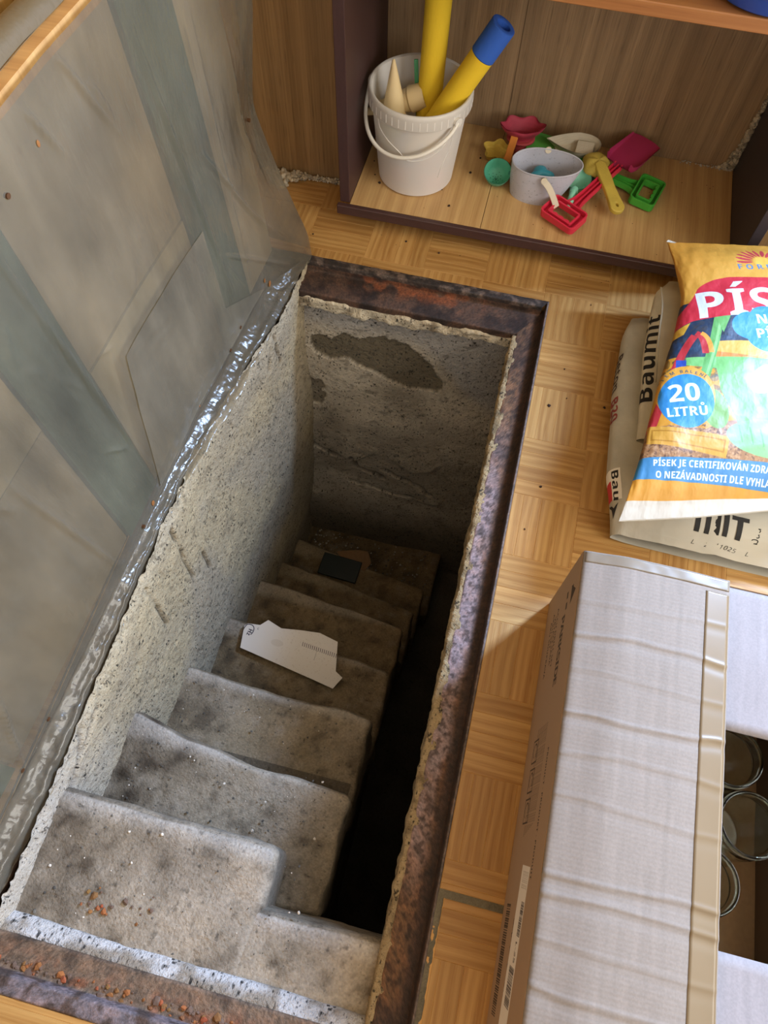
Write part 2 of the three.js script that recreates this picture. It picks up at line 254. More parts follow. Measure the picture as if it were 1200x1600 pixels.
// ------------------------------------------------------------------ room shell
{
  const win = (name, w, label) => {
    const g = structGroup(name, label);
    const t = 0.035, side = w.x !== undefined, z0 = side ? w.x + 0.02 : w.z > 0 ? w.z + 0.02 : w.z - 0.1, z1 = z0 + 0.07;
    if (side) { const b = (y0, y1, a, c, d0 = z0, d1 = z1) => boxUV([d0, y0, a], [d1, y1, c]); part('frame', mergeGeometries([b(w.y0, w.y1, w.z0, w.z0 + t), b(w.y0, w.y1, w.z1 - t, w.z1), b(w.y0, w.y0 + t, w.z0, w.z1), b(w.y1 - t, w.y1, w.z0, w.z1)]), M.frameWhite, g); part('pane', b(w.y0 + t, w.y1 - t, w.z0 + t, w.z1 - t, z0 + 0.03, z0 + 0.034), M.pane, g); return g; }
    part('frame', mergeGeometries([boxUV([w.x0, w.y0, z0], [w.x0 + t, w.y1, z1]), boxUV([w.x1 - t, w.y0, z0], [w.x1, w.y1, z1]), boxUV([w.x0, w.y0, z0], [w.x1, w.y0 + t, z1]), boxUV([w.x0, w.y1 - t, z0], [w.x1, w.y1, z1])]), M.frameWhite, g);
    part('pane', boxUV([w.x0 + t, w.y0 + t, z0 + 0.03], [w.x1 - t, w.y1 - t, z0 + 0.034]), M.pane, g);
    return g;
  };
  const holed = (x0, x1, z0, z1, w) => [[[x0, -0.2, z0], [w.x0, CEIL, z1]], [[w.x1, -0.2, z0], [x1, CEIL, z1]], [[w.x0, -0.2, z0], [w.x1, w.y0, z1]], [[w.x0, w.y1, z0], [w.x1, CEIL, z1]]].map(([a, b]) => boxUV(a, b, 'y'));
  // rear wall: veneered board left of the cabinet, niche behind the cabinet, window to the right
  struct('wall_rear_left', boxUV([RX0, 0.004, RZ0 - 0.14], [-0.515, CEIL, RZ0], 'y'), M.wallVeneer, 'wood veneer wall board left of the cabinet');
  struct('wall_rear_niche', boxUV([RX0, -0.2, -2.25], [0.72, CEIL, -2.1], 'y'), M.roomWall);
  struct('wall_rear_right', mergeGeometries(holed(0.64, RX1 + 0.1, RZ0 - 0.14, RZ0, SMALL_WINDOW)), M.wallVeneer, 'wood veneer wall right of the cabinet');
  struct('wall_niche_right', boxUV([0.64, -0.2, -2.25], [0.72, CEIL, RZ0 - 0.14], 'y'), M.roomWall);
  struct('wall_left', boxUV([RX0 - 0.12, -0.2, RZ0 - 0.46], [RX0, CEIL, RZ1 + 0.1], 'y'), M.yellowVeneer, 'yellow wood panelled wall behind the open hatch lid');
  { const w = WIDE_WINDOW, b = (y0, y1, a, c) => boxUV([RX1, y0, a], [RX1 + 0.12, y1, c], 'y'); struct('wall_right', mergeGeometries([b(-0.2, CEIL, RZ0 - 0.46, w.z0), b(-0.2, CEIL, w.z1, RZ1 + 0.1), b(-0.2, w.y0, w.z0, w.z1), b(w.y1, CEIL, w.z0, w.z1)]), M.roomWall); }
  struct('wall_front', mergeGeometries(holed(RX0 - 0.1, RX1 + 0.1, RZ1, RZ1 + 0.12, ADDED_FRONT_WINDOW)), M.roomWall);
  struct('ceiling', boxUV([RX0 - 0.12, CEIL, -2.3], [RX1 + 0.12, CEIL + 0.1, RZ1 + 0.12]), M.ceiling);
  win('window_1', SMALL_WINDOW, 'small window in the rear wall'); win('window_2', WIDE_WINDOW, 'wide window in the right wall'); win('added_window_3', ADDED_FRONT_WINDOW, 'added fill window behind the photographer');
  // crumbling plaster along the foot of the left rear wall
  const R = rng(40), L = [];
  for (let i = 0; i < 330; i++) {
    const x = -0.78 + 0.25 * R() ** 1.15, heap = Math.exp(-(((x + 0.715) / 0.04) ** 2)), z = RZ0 + 0.004 + R() * (0.012 + 0.06 * heap), s = 0.0025 + 0.006 * R() * (0.5 + heap), k = 150 + 70 * R();
    L.push({ p: [x, s * 0.5 + R() * 0.012 * (1 - (z - RZ0) * 10), z], s, c: rgb(k, k * 0.95, k * 0.84), flat: 0.8 });
  }
  for (let i = 0; i < 110; i++) { const y = R() ** 1.6 * 0.35, k = 80 + 100 * R(); L.push({ p: [RX0 + 0.002 + R() * 0.006, y, RZ0 + 0.002 + R() * 0.006], s: 0.002 + 0.003 * R(), c: rgb(k, k * 0.9, k * 0.72), flat: 1.2 }); }
  stuff('plaster_debris', crumbs(L, 41), M.crumb, 'pale crumbled plaster lying in the corner between wall and parquet', 'debris');
}

// ------------------------------------------------------------------ stairwell: shaft walls, slab edges, cellar
const leftX = (y, z) => -0.632 + 0.085 * step(0.75, 1.42, -z) * (1 - clamp(-y / 1.45)) + 0.02 * step(0.25, 0.6, -y) * step(0.1, -0.3, z) * step(1.5, 1.1, -y);
{
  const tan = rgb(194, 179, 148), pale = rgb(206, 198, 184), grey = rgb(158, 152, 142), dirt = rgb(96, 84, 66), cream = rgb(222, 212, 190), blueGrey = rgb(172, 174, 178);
  const gouge = (y, z, a, b, w) => { const dx = b[1] - a[1], dy = b[0] - a[0], l2 = dx * dx + dy * dy, t = clamp(((z - a[1]) * dx + (y - a[0]) * dy) / l2), d = Math.hypot(z - a[1] - t * dx, y - a[0] - t * dy); return Math.exp(-((d / w) ** 2)); };
  const G = [[[-0.045, -0.44], [-0.27, -0.43]], [[-0.05, -0.596], [-0.31, -0.58]], [[-0.29, -0.657], [-0.43, -0.65]], [[-0.03, -1.2], [-0.16, -1.21]], [[-0.06, -1.17], [-0.12, -1.15]], [[-0.02, -0.12], [-0.1, -0.02]], [[-0.03, -0.2], [-0.07, -0.08]]];
  const gw = (y, z) => { const wob = 0.012 * (n3(y * 18, z * 18, 3, 9) - 0.5); let g = 0; G.forEach(([a, b], k) => { g = Math.max(g, gouge(y + wob, z + wob, a, b, 0.0048) * (n3(y * 30, z * 30, k, 12) > 0.3 ? 1 : 0.3)); }); return g; };
  struct('shaft_wall_left', grid(330, 250, (u, v) => {
    const z = mix(-1.46, 0.262, u), y = mix(0.0, -1.8, v), k = f3(y * 14, z * 14, 0, 61, 5) - 0.5, fine = f3(y * 70, z * 70, 1, 66, 3);
    const edge = Math.exp(-((y / 0.03) ** 2)) * (f3(y * 40, z * 40, 2, 71, 3) - 0.3) * 0.012;
    return [leftX(y, z) + 0.008 * k + 0.004 * (fine - 0.5) - edge - 0.012 * gw(y, z) - (fine > 0.66 ? (fine - 0.66) * 0.03 : 0), y, z];
  }, {
    uv: (u, v, p) => [p[2], p[1]], col: (u, v, p) => {
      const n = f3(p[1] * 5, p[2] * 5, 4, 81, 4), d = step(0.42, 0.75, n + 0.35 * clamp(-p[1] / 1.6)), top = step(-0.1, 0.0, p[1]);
      let c = mixc(tan, grey, d * 0.55); c = mixc(c, cream, top * 0.4); c = mixc(c, rgb(70, 58, 42), 0.95 * gw(p[1], p[2])); c = mixc(c, dirt, 0.45 * step(0.68, 0.78, f3(p[1] * 70, p[2] * 70, 5, 90, 2)));
      return mixc(c, rgb(200, 198, 198), 0.6 * step(-0.25, 0.1, p[2]));
    },
  }), M.plaster, 'pitted cream plaster wall on the left of the cellar stairs');
  const spall = [[-0.553, -0.27], [-0.52, -0.235], [-0.48, -0.246], [-0.44, -0.205], [-0.39, -0.222], [-0.312, -0.192], [-0.25, -0.2], [-0.2, -0.235], [-0.165, -0.275], [-0.135, -0.33], [-0.118, -0.36], [-0.128, -0.405], [-0.17, -0.4], [-0.223, -0.418], [-0.28, -0.4], [-0.33, -0.372], [-0.39, -0.345], [-0.434, -0.323], [-0.49, -0.345], [-0.53, -0.33]];
  const inside = (x, y) => { let c = false; for (let i = 0, j = spall.length - 1; i < spall.length; j = i++) { const [a, b] = spall[i], [e, f] = spall[j]; if (b > y !== f > y && x < ((e - a) * (y - b)) / (f - b) + a) c = !c; } return c ? 1 : 0; };
  const sp = (x, y) => inside(x + 0.014 * (f3(x * 50, y * 50, 0, 7, 2) - 0.5), y + 0.014 * (f3(x * 50, y * 50, 9, 7, 2) - 0.5)) || (Math.hypot(x + 0.565, (y + 0.53) * 0.7) < 0.035 + 0.03 * n3(x * 40, y * 40, 3, 4) ? 0.8 : 0);
  const CR = [[[-0.60, -0.86], [-0.5, -0.93]], [[-0.5, -0.93], [-0.40, -0.937]], [[-0.42, -0.9], [-0.41, -0.99]], [[-0.41, -0.99], [-0.30, -1.03]], [[-0.43, -1.1], [-0.29, -1.125]], [[-0.29, -1.125], [-0.18, -1.13]], [[-0.3, -0.965], [-0.1, -1.08]]];
  const crk = (x, y) => { const w = 0.03 * (f3(x * 22, y * 22, 1, 33, 3) - 0.5); let g = 0; CR.forEach(([a, b], k) => { g = Math.max(g, gouge(x + w, y + w, a, b, k < 5 ? 0.008 : 0.005)); }); return g; };
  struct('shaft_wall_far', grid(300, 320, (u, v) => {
    const x = mix(-0.68, 1.3, u ** 1.25), y = mix(-0.055, -1.8, v), k = f3(x * 9, y * 9, 3, 15, 5) - 0.5, f = f3(x * 60, y * 60, 3, 19, 3) - 0.5;
    const lump = 0.02 * step(0.55, 0.7, f3(x * 7, y * 7, 8, 23, 3)) * step(-0.75, -0.95, y) * step(-1.35, -1.1, y);
    return [x, y, -1.402 + 0.012 * k + 0.003 * f - 0.008 * sp(x, y) - 0.022 * crk(x, y) + lump + 0.02 * step(0.9, 1.5, -y)];
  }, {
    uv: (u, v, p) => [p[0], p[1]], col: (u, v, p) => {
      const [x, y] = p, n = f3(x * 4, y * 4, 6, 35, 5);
      let c = mixc(rgb(216, 207, 190), rgb(172, 163, 147), step(0.4, 0.72, n)); c = mixc(c, blueGrey, 0.75 * step(-0.24, -0.14, y + 0.05 * (n - 0.5) + 0.28 * step(-0.25, 0.1, x)));  // upper right cooled and darkened: shade painted into the plaster colour
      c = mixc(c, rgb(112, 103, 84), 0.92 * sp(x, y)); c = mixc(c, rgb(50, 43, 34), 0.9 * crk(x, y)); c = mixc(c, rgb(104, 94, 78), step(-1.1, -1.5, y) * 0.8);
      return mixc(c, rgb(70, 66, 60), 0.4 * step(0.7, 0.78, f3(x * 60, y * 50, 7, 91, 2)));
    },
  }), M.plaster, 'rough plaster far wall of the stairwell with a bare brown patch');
  struct('shaft_lip_far', roughBlock([-0.62, -0.092, -1.42], [0.075, -0.043, -1.368], 0.012, [150, 12, 12], 0.011, 38, 51, { col: (p) => mixc(cream, rgb(120, 104, 80), 0.8 * step(0.5, 0.72, f3(p[0] * 30, p[1] * 30, p[2] * 30, 52, 3))), bend: (o) => [o[0], o[1] - 0.012 * step(-0.1, -0.03, o[1]) * 0 + (o[1] < -0.06 ? 0.016 * (f3(o[0] * 16, 3, 2, 55, 3) - 0.5) : 0), o[2]] }), M.plaster, 'broken pale mortar edge under the far steel bar');
  struct('shaft_lip_right', roughBlock([0.049, -0.12, -1.37], [0.075, -0.029, 0.235], 0.008, [6, 12, 240], 0.007, 42, 57, { col: (p) => mixc(rgb(178, 158, 122), rgb(112, 96, 70), 0.8 * step(0.5, 0.7, f3(p[0] * 40, p[1] * 40, p[2] * 40, 58, 3))) }), M.plaster, 'thin ragged mortar edge along the right steel bar');
  struct('shaft_lip_near', roughBlock([-0.645, -0.085, 0.212], [0.075, -0.034, 0.262], 0.008, [130, 10, 12], 0.0035, 22, 59, { bend: (o) => [o[0], o[1] - (o[2] < 0.237 ? (0.237 - o[2]) * 0.75 : 0), o[2] + 0.006 * (f3(o[0] * 10, 1, 1, 60, 3) - 0.5)], col: (p) => mixc(rgb(204, 204, 208), rgb(150, 140, 128), step(0.48, 0.7, f3(p[0] * 25, p[1] * 25, p[2] * 25, 63, 4))) }), M.plaster, 'pale plaster ridge between near steel bar and top landing');
  // the cellar that opens to the right under the floor
  struct('cellar_floor', boxUV([-0.72, -1.95, -1.5], [1.4, -1.78, 0.4]), M.cellar);
  struct('cellar_wall_right', boxUV([1.3, -1.8, -1.5], [1.42, -0.2, 0.4]), M.cellar);
  struct('cellar_wall_near', boxUV([-0.72, -1.8, 0.3], [1.42, -0.2, 0.42]), M.cellar);
  struct('cellar_wall_far', boxUV([-0.78, -1.8, -1.56], [1.42, -0.2, -1.425]), M.cellar);
  struct('cellar_wall_left', boxUV([-0.78, -1.8, -1.5], [-0.665, -0.2, 0.42]), M.cellar);
}

// stairs
{
  const st = structGroup('staircase', 'worn concrete cellar stairs going down inside the hatch');
  const light = rgb(182, 172, 158), mid = rgb(168, 154, 130), brown = rgb(146, 126, 94), soil = rgb(74, 62, 48), chalkAndGlint = rgb(206, 202, 198);
  const colour = (k, yTop, zNose) => (p, d) => {
    const n = f3(p[0] * 6, p[1] * 6, p[2] * 6, 300 + k, 5), m = f3(p[0] * 28, p[1] * 28, p[2] * 28, 330 + k, 3);
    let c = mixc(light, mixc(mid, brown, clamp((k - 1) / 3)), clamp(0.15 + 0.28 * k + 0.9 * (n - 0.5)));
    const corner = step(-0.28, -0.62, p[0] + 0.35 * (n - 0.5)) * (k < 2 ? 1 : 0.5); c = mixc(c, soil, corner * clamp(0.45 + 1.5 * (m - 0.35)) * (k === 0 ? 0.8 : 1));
    const q = f3(p[0] * 90, p[1] * 90, p[2] * 90, 360 + k, 2); c = mixc(c, soil, 0.5 * step(0.56, 0.74, m + 0.04 * (k > 2)) + 0.35 * step(0.66, 0.8, q)); c = mixc(c, chalkAndGlint, 0.25 * step(0.42, 0.25, m) * n);
    if (d[1] > 0.8) { const edge = step(0.045, 0.012, p[2] - zNose); c = mixc(c, mixc(chalkAndGlint, mid, clamp((k - 1) / 4)), edge * 0.75 * (0.5 + n)); }  // nose edge lightened: window highlight painted into the concrete colour
    return c;
  };
  // landing: wide slab with a notch at the open side
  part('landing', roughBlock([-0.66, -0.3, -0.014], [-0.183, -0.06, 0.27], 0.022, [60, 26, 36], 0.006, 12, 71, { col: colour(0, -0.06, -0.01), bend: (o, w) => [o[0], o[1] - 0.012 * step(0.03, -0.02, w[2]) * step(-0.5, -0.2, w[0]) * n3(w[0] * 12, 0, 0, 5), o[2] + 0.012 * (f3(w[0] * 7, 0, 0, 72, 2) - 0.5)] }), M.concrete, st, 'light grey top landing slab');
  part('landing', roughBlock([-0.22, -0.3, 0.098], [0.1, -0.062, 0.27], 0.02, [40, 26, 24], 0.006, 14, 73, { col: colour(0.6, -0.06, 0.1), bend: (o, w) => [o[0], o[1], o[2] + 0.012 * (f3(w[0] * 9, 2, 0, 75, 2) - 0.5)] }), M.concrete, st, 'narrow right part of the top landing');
  const noses = [[-0.216, -0.157], [-0.408, -0.366], [-0.624, -0.556], [-0.841, -0.781], [-1.006, -0.943], [-1.206, -1.135], [-1.43, -1.43]], right = [-0.083, -0.083, -0.074, -0.076, -0.058, -0.044, -0.01];
  noses.forEach(([zl, zr], i) => {
    const k = i + 1, y = -0.06 - 0.22 * k, back = i === 0 ? 0.105 : noses[i - 1][1] + 0.06, z0 = Math.min(zl, zr), xr = right[i];
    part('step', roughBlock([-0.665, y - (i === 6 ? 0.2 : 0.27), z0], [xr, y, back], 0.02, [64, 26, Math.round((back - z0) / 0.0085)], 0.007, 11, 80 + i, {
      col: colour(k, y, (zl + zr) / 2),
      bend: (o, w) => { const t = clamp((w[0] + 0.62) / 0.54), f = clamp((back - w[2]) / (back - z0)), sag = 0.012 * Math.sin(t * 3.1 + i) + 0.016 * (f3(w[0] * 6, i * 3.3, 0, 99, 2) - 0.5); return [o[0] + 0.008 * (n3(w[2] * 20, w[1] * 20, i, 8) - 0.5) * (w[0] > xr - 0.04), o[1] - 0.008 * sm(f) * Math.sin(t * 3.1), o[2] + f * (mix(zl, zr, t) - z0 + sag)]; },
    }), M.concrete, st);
  });
  const sh = new THREE.Shape(); sh.moveTo(-0.26, -0.25); [[0.0, -0.5], [0.2, -0.5], [0.2, -0.62], [0.38, -0.72], [0.6, -0.94], [0.8, -1.15], [0.96, -1.38], [1.15, -1.6], [1.4, -1.75], [1.4, -1.8], [-0.26, -1.8]].forEach((p) => sh.lineTo(...p));
  const core = new THREE.ExtrudeGeometry(sh, { depth: 0.56, bevelEnabled: false }); core.rotateY(Math.PI / 2); core.translate(-0.66, 0, 0);
  const cp = core.attributes.position, cc = []; for (let i = 0; i < cp.count; i++) cc.push(...rgb(120, 110, 95)); core.setAttribute('color', new THREE.Float32BufferAttribute(cc, 3));
  part('stair_body', core, M.concrete, st);
  // loose dirt and white chips
  const R = rng(88), A = [], B = [], C = [];
  for (let i = 0; i < 260; i++) { const x = -0.6 + 0.5 * R() ** 1.5, k = i % 3, y = [-0.06, -0.28, -0.5][k], z = [0.01 + 0.2 * R(), -0.17 + 0.15 * R(), -0.36 + 0.13 * R()][k], s = 0.0012 + 0.0022 * R() ** 3; const w = R() < 0.25 ? 205 : 60 + 50 * R(); A.push({ p: [x, y + 0.001, z], s, c: rgb(w, w * 0.96, w * 0.9) }); }
  for (let i = 0; i < 520; i++) { const x = -0.6 + 0.56 * R() ** 1.6, z = -1.37 + 0.17 * R(), s = 0.0008 + 0.0045 * R() ** 3, w = R() < 0.6 ? 110 + 80 * R() : 80; B.push({ p: [x, -1.599 + 0.002, z], s, c: rgb(w, w * 0.97, w * 0.9) }); }
  stuff('dirt', crumbs(A, 90), M.crumb, 'dark dirt and white grit scattered over the upper steps', 'dirt');
  stuff('plaster_chips', crumbs(B, 91), M.crumb, 'white plaster chips scattered on the lowest visible step', 'debris');
  for (let i = 0; i < 170; i++) { const t = R(), near = R() < 0.85; C.push({ p: near ? [-0.62 + 0.66 * t, -0.027, 0.285 + 0.02 * (R() - 0.5) - 0.004 * t] : [-0.52 + 0.14 * R(), -0.056, 0.12 + 0.06 * R()], s: 0.002 + 0.006 * R() ** 2, c: R() < 0.6 ? rgb(120 + 34 * R(), 78 + 18 * R(), 50) : rgb(104, 84, 72) }); }
  stuff('rust_flakes', crumbs(C, 92), M.crumb, 'orange rust flakes lying along the near steel bar', 'debris');
}

// steel frame around the opening
{
  const fr = thing('steel_angle_edging', 'rusty brown steel angle frame set in the floor around the stair opening', 'frame');
  const dark = rgb(58, 44, 38), brown = rgb(104, 82, 68), orange = rgb(168, 100, 58), mauve = rgb(186, 174, 184), tanp = rgb(150, 118, 88), pale = rgb(170, 165, 165);
  const bar = (prof, at, len, seed, paint) => {
    const L = [0]; for (let i = 1; i < prof.length; i++) L.push(L[i - 1] + Math.hypot(prof[i][0] - prof[i - 1][0], prof[i][1] - prof[i - 1][1]));
    const tot = L[L.length - 1], fx = poly(prof.map((p, i) => [L[i], p[0]])), fy = poly(prof.map((p, i) => [L[i], p[1]]));
    return grid(Math.round(len / 0.005), 56, (u, v) => {
      const d = fx(v * tot), y = fy(v * tot), p = at(u, d), e = 0.0022 * (f3(p[0] * 45, d * 45, p[1] * 45, seed, 4) - 0.5) + 0.0012 * (f3(p[0] * 160, y * 160, p[1] * 160, seed + 5, 2) - 0.5);
      return [p[0], y + e, p[1]];
    }, { uv: (u, v) => [u * len, v * tot], col: (u, v, p) => paint(u, fx(v * tot), p) });
  };
  const ledgeProf = (w, lip) => [[-0.001, -0.05], [0, -0.031], [0.003, -0.028], [w - 0.006, -0.0275], [w - 0.002, -0.024], [w, -0.002], [w + 0.002, 0.0015], [w + lip - 0.002, 0.002], [w + lip, 0.0], [w + lip + 0.001, -0.02]];
  const spots = (p, f, s, a, b) => step(a, b, f3(p[0] * f, p[1] * f, p[2] * f, s, 3));
  // right bar
  part('frame_bar', bar(ledgeProf(0.063, 0.007), (u, d) => [IX1 + d, mix(IZ0 - d * 1.57, IZ1 + d * 1.2, u)], 1.8, 111, (u, d, p) => {
    let c = mixc(brown, tanp, spots(p, 14, 112, 0.35, 0.6) * step(0.05, 0.02, d)); const m = step(-1.15, -0.7, p[2]) * step(0.05, -0.2, p[2]); c = mixc(c, mauve, clamp(m * 1.35) * step(0.045, 0.025, d + 0.02 * (f3(p[0] * 30, 1, p[2] * 30, 113, 3) - 0.5)) * (0.6 + 0.4 * spots(p, 22, 114, 0.35, 0.5)));
    c = mixc(c, dark, 0.85 * spots(p, 120, 115, 0.5, 0.64) * (d < 0.05 ? 0.8 : 1)); c = mixc(c, dark, 0.75 * step(0.035, 0.055, d) * step(0.069, 0.06, d)); return d > 0.066 ? mixc(c, pale, 0.65) : c;  // dark band beside the lip: the lip shadow painted into the steel
  }), M.rust, fr, 'right bar with mauve paint remains and brown rust');
  // far bar
  part('frame_bar', bar(ledgeProf(0.085, 0.025), (u, d) => [mix(IX0 - d * 0.64, IX1 + d * 0.64, u), IZ0 - d], 0.83, 121, (u, d, p) => {
    let c = mixc(brown, dark, spots(p, 20, 122, 0.4, 0.6)); const o = Math.exp(-(((d - 0.07) / 0.022) ** 2)) * step(-0.46, -0.35, p[0]) * step(0.0, -0.12, p[0]); c = mixc(c, orange, 0.8 * clamp(o * spots(p, 30, 123, 0.4, 0.6)));
    if (d > 0.084) c = mixc(rgb(62, 56, 54), rgb(124, 114, 108), spots(p, 50, 124, 0.45, 0.65)); return c;
  }), M.rust, fr, 'far bar with an orange rust streak');
  // near bar
  part('frame_bar', bar(ledgeProf(0.055, 0.03), (u, d) => [mix(IX0 - d * 0.82, IX1 + d * 0.82, u), IZ1 + d], 0.83, 131, (u, d, p) => {
    let c = mixc(rgb(146, 130, 114), dark, 0.6 * spots(p, 25, 132, 0.5, 0.7)); c = mixc(c, orange, 0.5 * spots(p, 35, 133, 0.5, 0.65) * Math.exp(-(((d - 0.043) / 0.02) ** 2))); return d > 0.053 ? mixc(rgb(150, 146, 160), rgb(100, 88, 86), spots(p, 40, 134, 0.45, 0.6)) : c;
  }), M.rust, fr, 'near bar with dust and rust scale');
  // left bar under the film
  part('frame_bar', bar(ledgeProf(0.063, 0.007), (u, d) => [IX0 - 0.02 - d * 0.8, mix(IZ0 - d * 1.57, IZ1 + d * 1.2, u)], 1.8, 141, (u, d, p) => mixc(brown, dark, spots(p, 20, 142, 0.4, 0.6))), M.rust, fr, 'left bar hidden under the plastic film');
}

// ------------------------------------------------------------------ the open hatch lid wrapped in film
const lidX = poly([[-1.5, -0.628], [-1.2, -0.640], [-0.9, -0.662], [-0.5, -0.672], [-0.1, -0.689], [0.4, -0.715]]);
const lean = (y) => -0.045 * clamp(y / 0.9);
{
  const lid = thing('trapdoor', 'open wooden hatch lid wrapped in cloudy plastic film leaning against left wall', 'lid');
  const board = (z0, z1, y0, y1, off, th, mat, name, label, seed) => part(name, grid(24, 30, (u, v) => { const z = mix(z0, z1, u), y = mix(y0, y1, v); return [lidX(z) + lean(y) - off, y, z]; }, { uv: (u, v, p) => [p[2], p[1]] }), mat, lid, label);
  const slabG = (z0, z1, y0, y1, off, th) => {   // closed board following the lid plane
    const g = new THREE.BoxGeometry(1, 1, 1, 1, 12, 16), p = g.attributes.position, uv = g.attributes.uv;
    for (let i = 0; i < p.count; i++) { const z = mix(z0, z1, p.getZ(i) + 0.5), y = mix(y0, y1, p.getY(i) + 0.5), x = lidX(z) + lean(y) - off - (p.getX(i) < 0 ? th : 0); p.setXYZ(i, x, y, z); uv.setXY(i, z, y); }
    g.computeVertexNormals(); return g;
  };
  const greyBoard = std({ map: withRepeat(T.paper, 2, 2), color: hex('#b7ad98'), roughness: 0.85 }), green = std({ map: withRepeat(T.paper, 3, 3), color: hex('#285540'), roughness: 0.7 }), palePine = std({ map: withRepeat(T.shelf, 2, 1), color: hex('#fff2dd'), roughness: 0.6 });
  part('panel', slabG(-1.445, 0.3, 0.035, 0.85, 0.022, 0.016), greyBoard, lid, 'grey beige board of the lid');
  for (const [a, b] of [[-1.262, -1.1], [-0.672, -0.53], [-0.02, 0.12]]) part('green_batten', slabG(a, b, 0.03, 0.852, 0.008, 0.014), green, lid, 'green painted batten under the film');
  const tones = ['#b8a88c', '#ae9c82', '#bdae94', '#a09078'];
  [[-1.44, -1.27, 0.03, 0.85], [-1.095, -0.68, 0.42, 0.85], [-1.095, -0.68, 0.03, 0.415], [-0.525, -0.025, 0.03, 0.45], [-0.525, -0.025, 0.455, 0.85], [0.125, 0.3, 0.03, 0.85]].forEach(([a, b, c, d], i) => part('board', slabG(a, b, c, d, 0.014 + 0.002 * (i % 2), 0.008), std({ map: withRepeat(T.paper, 2, 2), color: hex(tones[i % 4]), roughness: 0.85 }), lid));
  part('edge_batten', slabG(-1.445, 0.3, 0.852, 0.877, 0.006, 0.03), palePine, lid, 'pale pine batten along the top edge');
  for (const [z, y] of [[-1.15, 0.04], [-1.08, 0.03], [-0.56, 0.03], [-0.12, 0.035], [-0.02, 0.035], [-0.69, 0.82], [-0.7, 0.79], [-1.42, 0.43]]) part('nail', moved(new THREE.CylinderGeometry(0.004, 0.0045, 0.006, 10), [lidX(z) + lean(y) + 0.008, y, z], [0, 0, Math.PI / 2]), std({ color: hex('#5a3a1e'), roughness: 0.8, metalness: 0.4 }), lid);
  // film
  const cloud = tex(1024, 1024, (u, v) => { const a = fp(u * 4, v * 4, 811, 4, 4, 5), b = fp(u * 20, v * 6, 821, 20, 6, 4), c = fp(u * 3, v * 3, 841, 3, 3, 4), k = 188 + 50 * (a - 0.5) + 36 * (b - 0.5), st = clamp((c - 0.5) * 3); return [k * 1.01, k * (0.965 - 0.02 * st), k * (0.86 - 0.05 * st)]; });
  const film = phy({ map: withRepeat(cloud, 1.3, 1.1), transmission: 0.82, thickness: 0, roughness: 0.22, ior: 1.45, bumpMap: withRepeat(T.crinkle, 3.4, 1.8), bumpScale: 0.003, specularIntensity: 1 });
  const far = spoly([[0, -0.552], [0.03, -0.545], [0.074, -0.55], [0.114, -0.565], [0.26, -0.618], [0.43, -0.662], [0.526, -0.645], [0.66, -0.622], [0.93, -0.66]]);
  const edge = spoly([[-1.49, -0.552], [-1.38, -0.556], [-1.27, -0.566], [-1.185, -0.57], [-1.07, -0.594], [-0.98, -0.585], [-0.9, -0.6], [-0.81, -0.612], [-0.75, -0.622], [-0.66, -0.637], [-0.45, -0.636], [-0.2, -0.636], [0.06, -0.635], [0.16, -0.65], [0.4, -0.66]]);
  const ridge = (z, y, a, b, w, h) => { const dx = b[0] - a[0], dy = b[1] - a[1], t = clamp(((z - a[0]) * dx + (y - a[1]) * dy) / (dx * dx + dy * dy)), d = Math.hypot(z - a[0] - t * dx, y - a[1] - t * dy); return h * Math.exp(-((d / w) ** 2)) * Math.sin(Math.PI * clamp(0.08 + 0.84 * t)); };
  const RG = [[[-0.90, 0.893], [-0.973, 0.70]], [[-0.80, 0.86], [-0.835, 0.76]], [[-0.956, 0.80], [-0.975, 0.72]], [[-0.62, 0.8], [-0.67, 0.1]], [[-1.1, 0.8], [-1.16, 0.15]], [[-1.28, 0.75], [-1.25, 0.1]], [[-1.36, 0.7], [-1.42, 0.2]], [[-1.2, 0.5], [-1.42, 0.08]], [[-1.18, 0.25], [-1.4, 0.03]], [[-0.15, 0.3], [-0.02, 0.03]], [[0.05, 0.35], [0.02, 0.03]], [[-0.4, 0.5], [-0.45, 0.05]]];
  { const R = rng(77); for (let i = 0; i < 34; i++) { const z = -1.4 + 1.7 * R(), y = 0.1 + 0.7 * R(), a = 1.2 + 0.9 * (R() - 0.5) + (R() < 0.3 ? 1.2 : 0), l = 0.04 + 0.14 * R(); RG.push([[z, y], [z + l * Math.cos(a) * 0.6, y - l * Math.sin(a)], 0.0012 + 0.0035 * R()]); } }
  const surf = (z, t) => {   // t 0 top .. 1 outer edge on the floor
    let x, y; const f = step(-1.22, -1.475, z);
    if (t < 0.8) {
      y = mix(0.874, 0.022, t / 0.8); x = lidX(z) + lean(y) + 0.004; x = mix(x, far(y), f * f);
      let d = 0.008 * (f3(z * 6, y * 3, 0, 405, 3) - 0.35) + 0.004 * (f3(z * 26, y * 9, 0, 410, 3) - 0.5); for (const [a, b, hh] of RG) d += ridge(z, y, a, b, 0.0042, hh ?? 0.009);
      x += d * step(0.89, 0.84, y) + 0.002;
    } else {
      const s = (t - 0.8) / 0.2, x0 = mix(lidX(z) + 0.004, far(0.022), f * f) + 0.002, e = Math.max(edge(z) + 0.008 * (n2(z * 30, 1, 3) - 0.5), x0 + 0.004);
      x = mix(x0, e, s); y = mix(0.022, 0.004, sm(clamp(s * 1.6))) + 0.004 * Math.abs(f3(z * 70, s * 3, 0, 420, 2) - 0.5) * Math.sin(s * 3.14) * 3 - 0.012 * s * s * (f3(z * 9, 0, 0, 421, 2));
      if (z > -1.37) y -= 0.012 * step(0.7, 1, s);
    }
    return [x, y, z];
  };
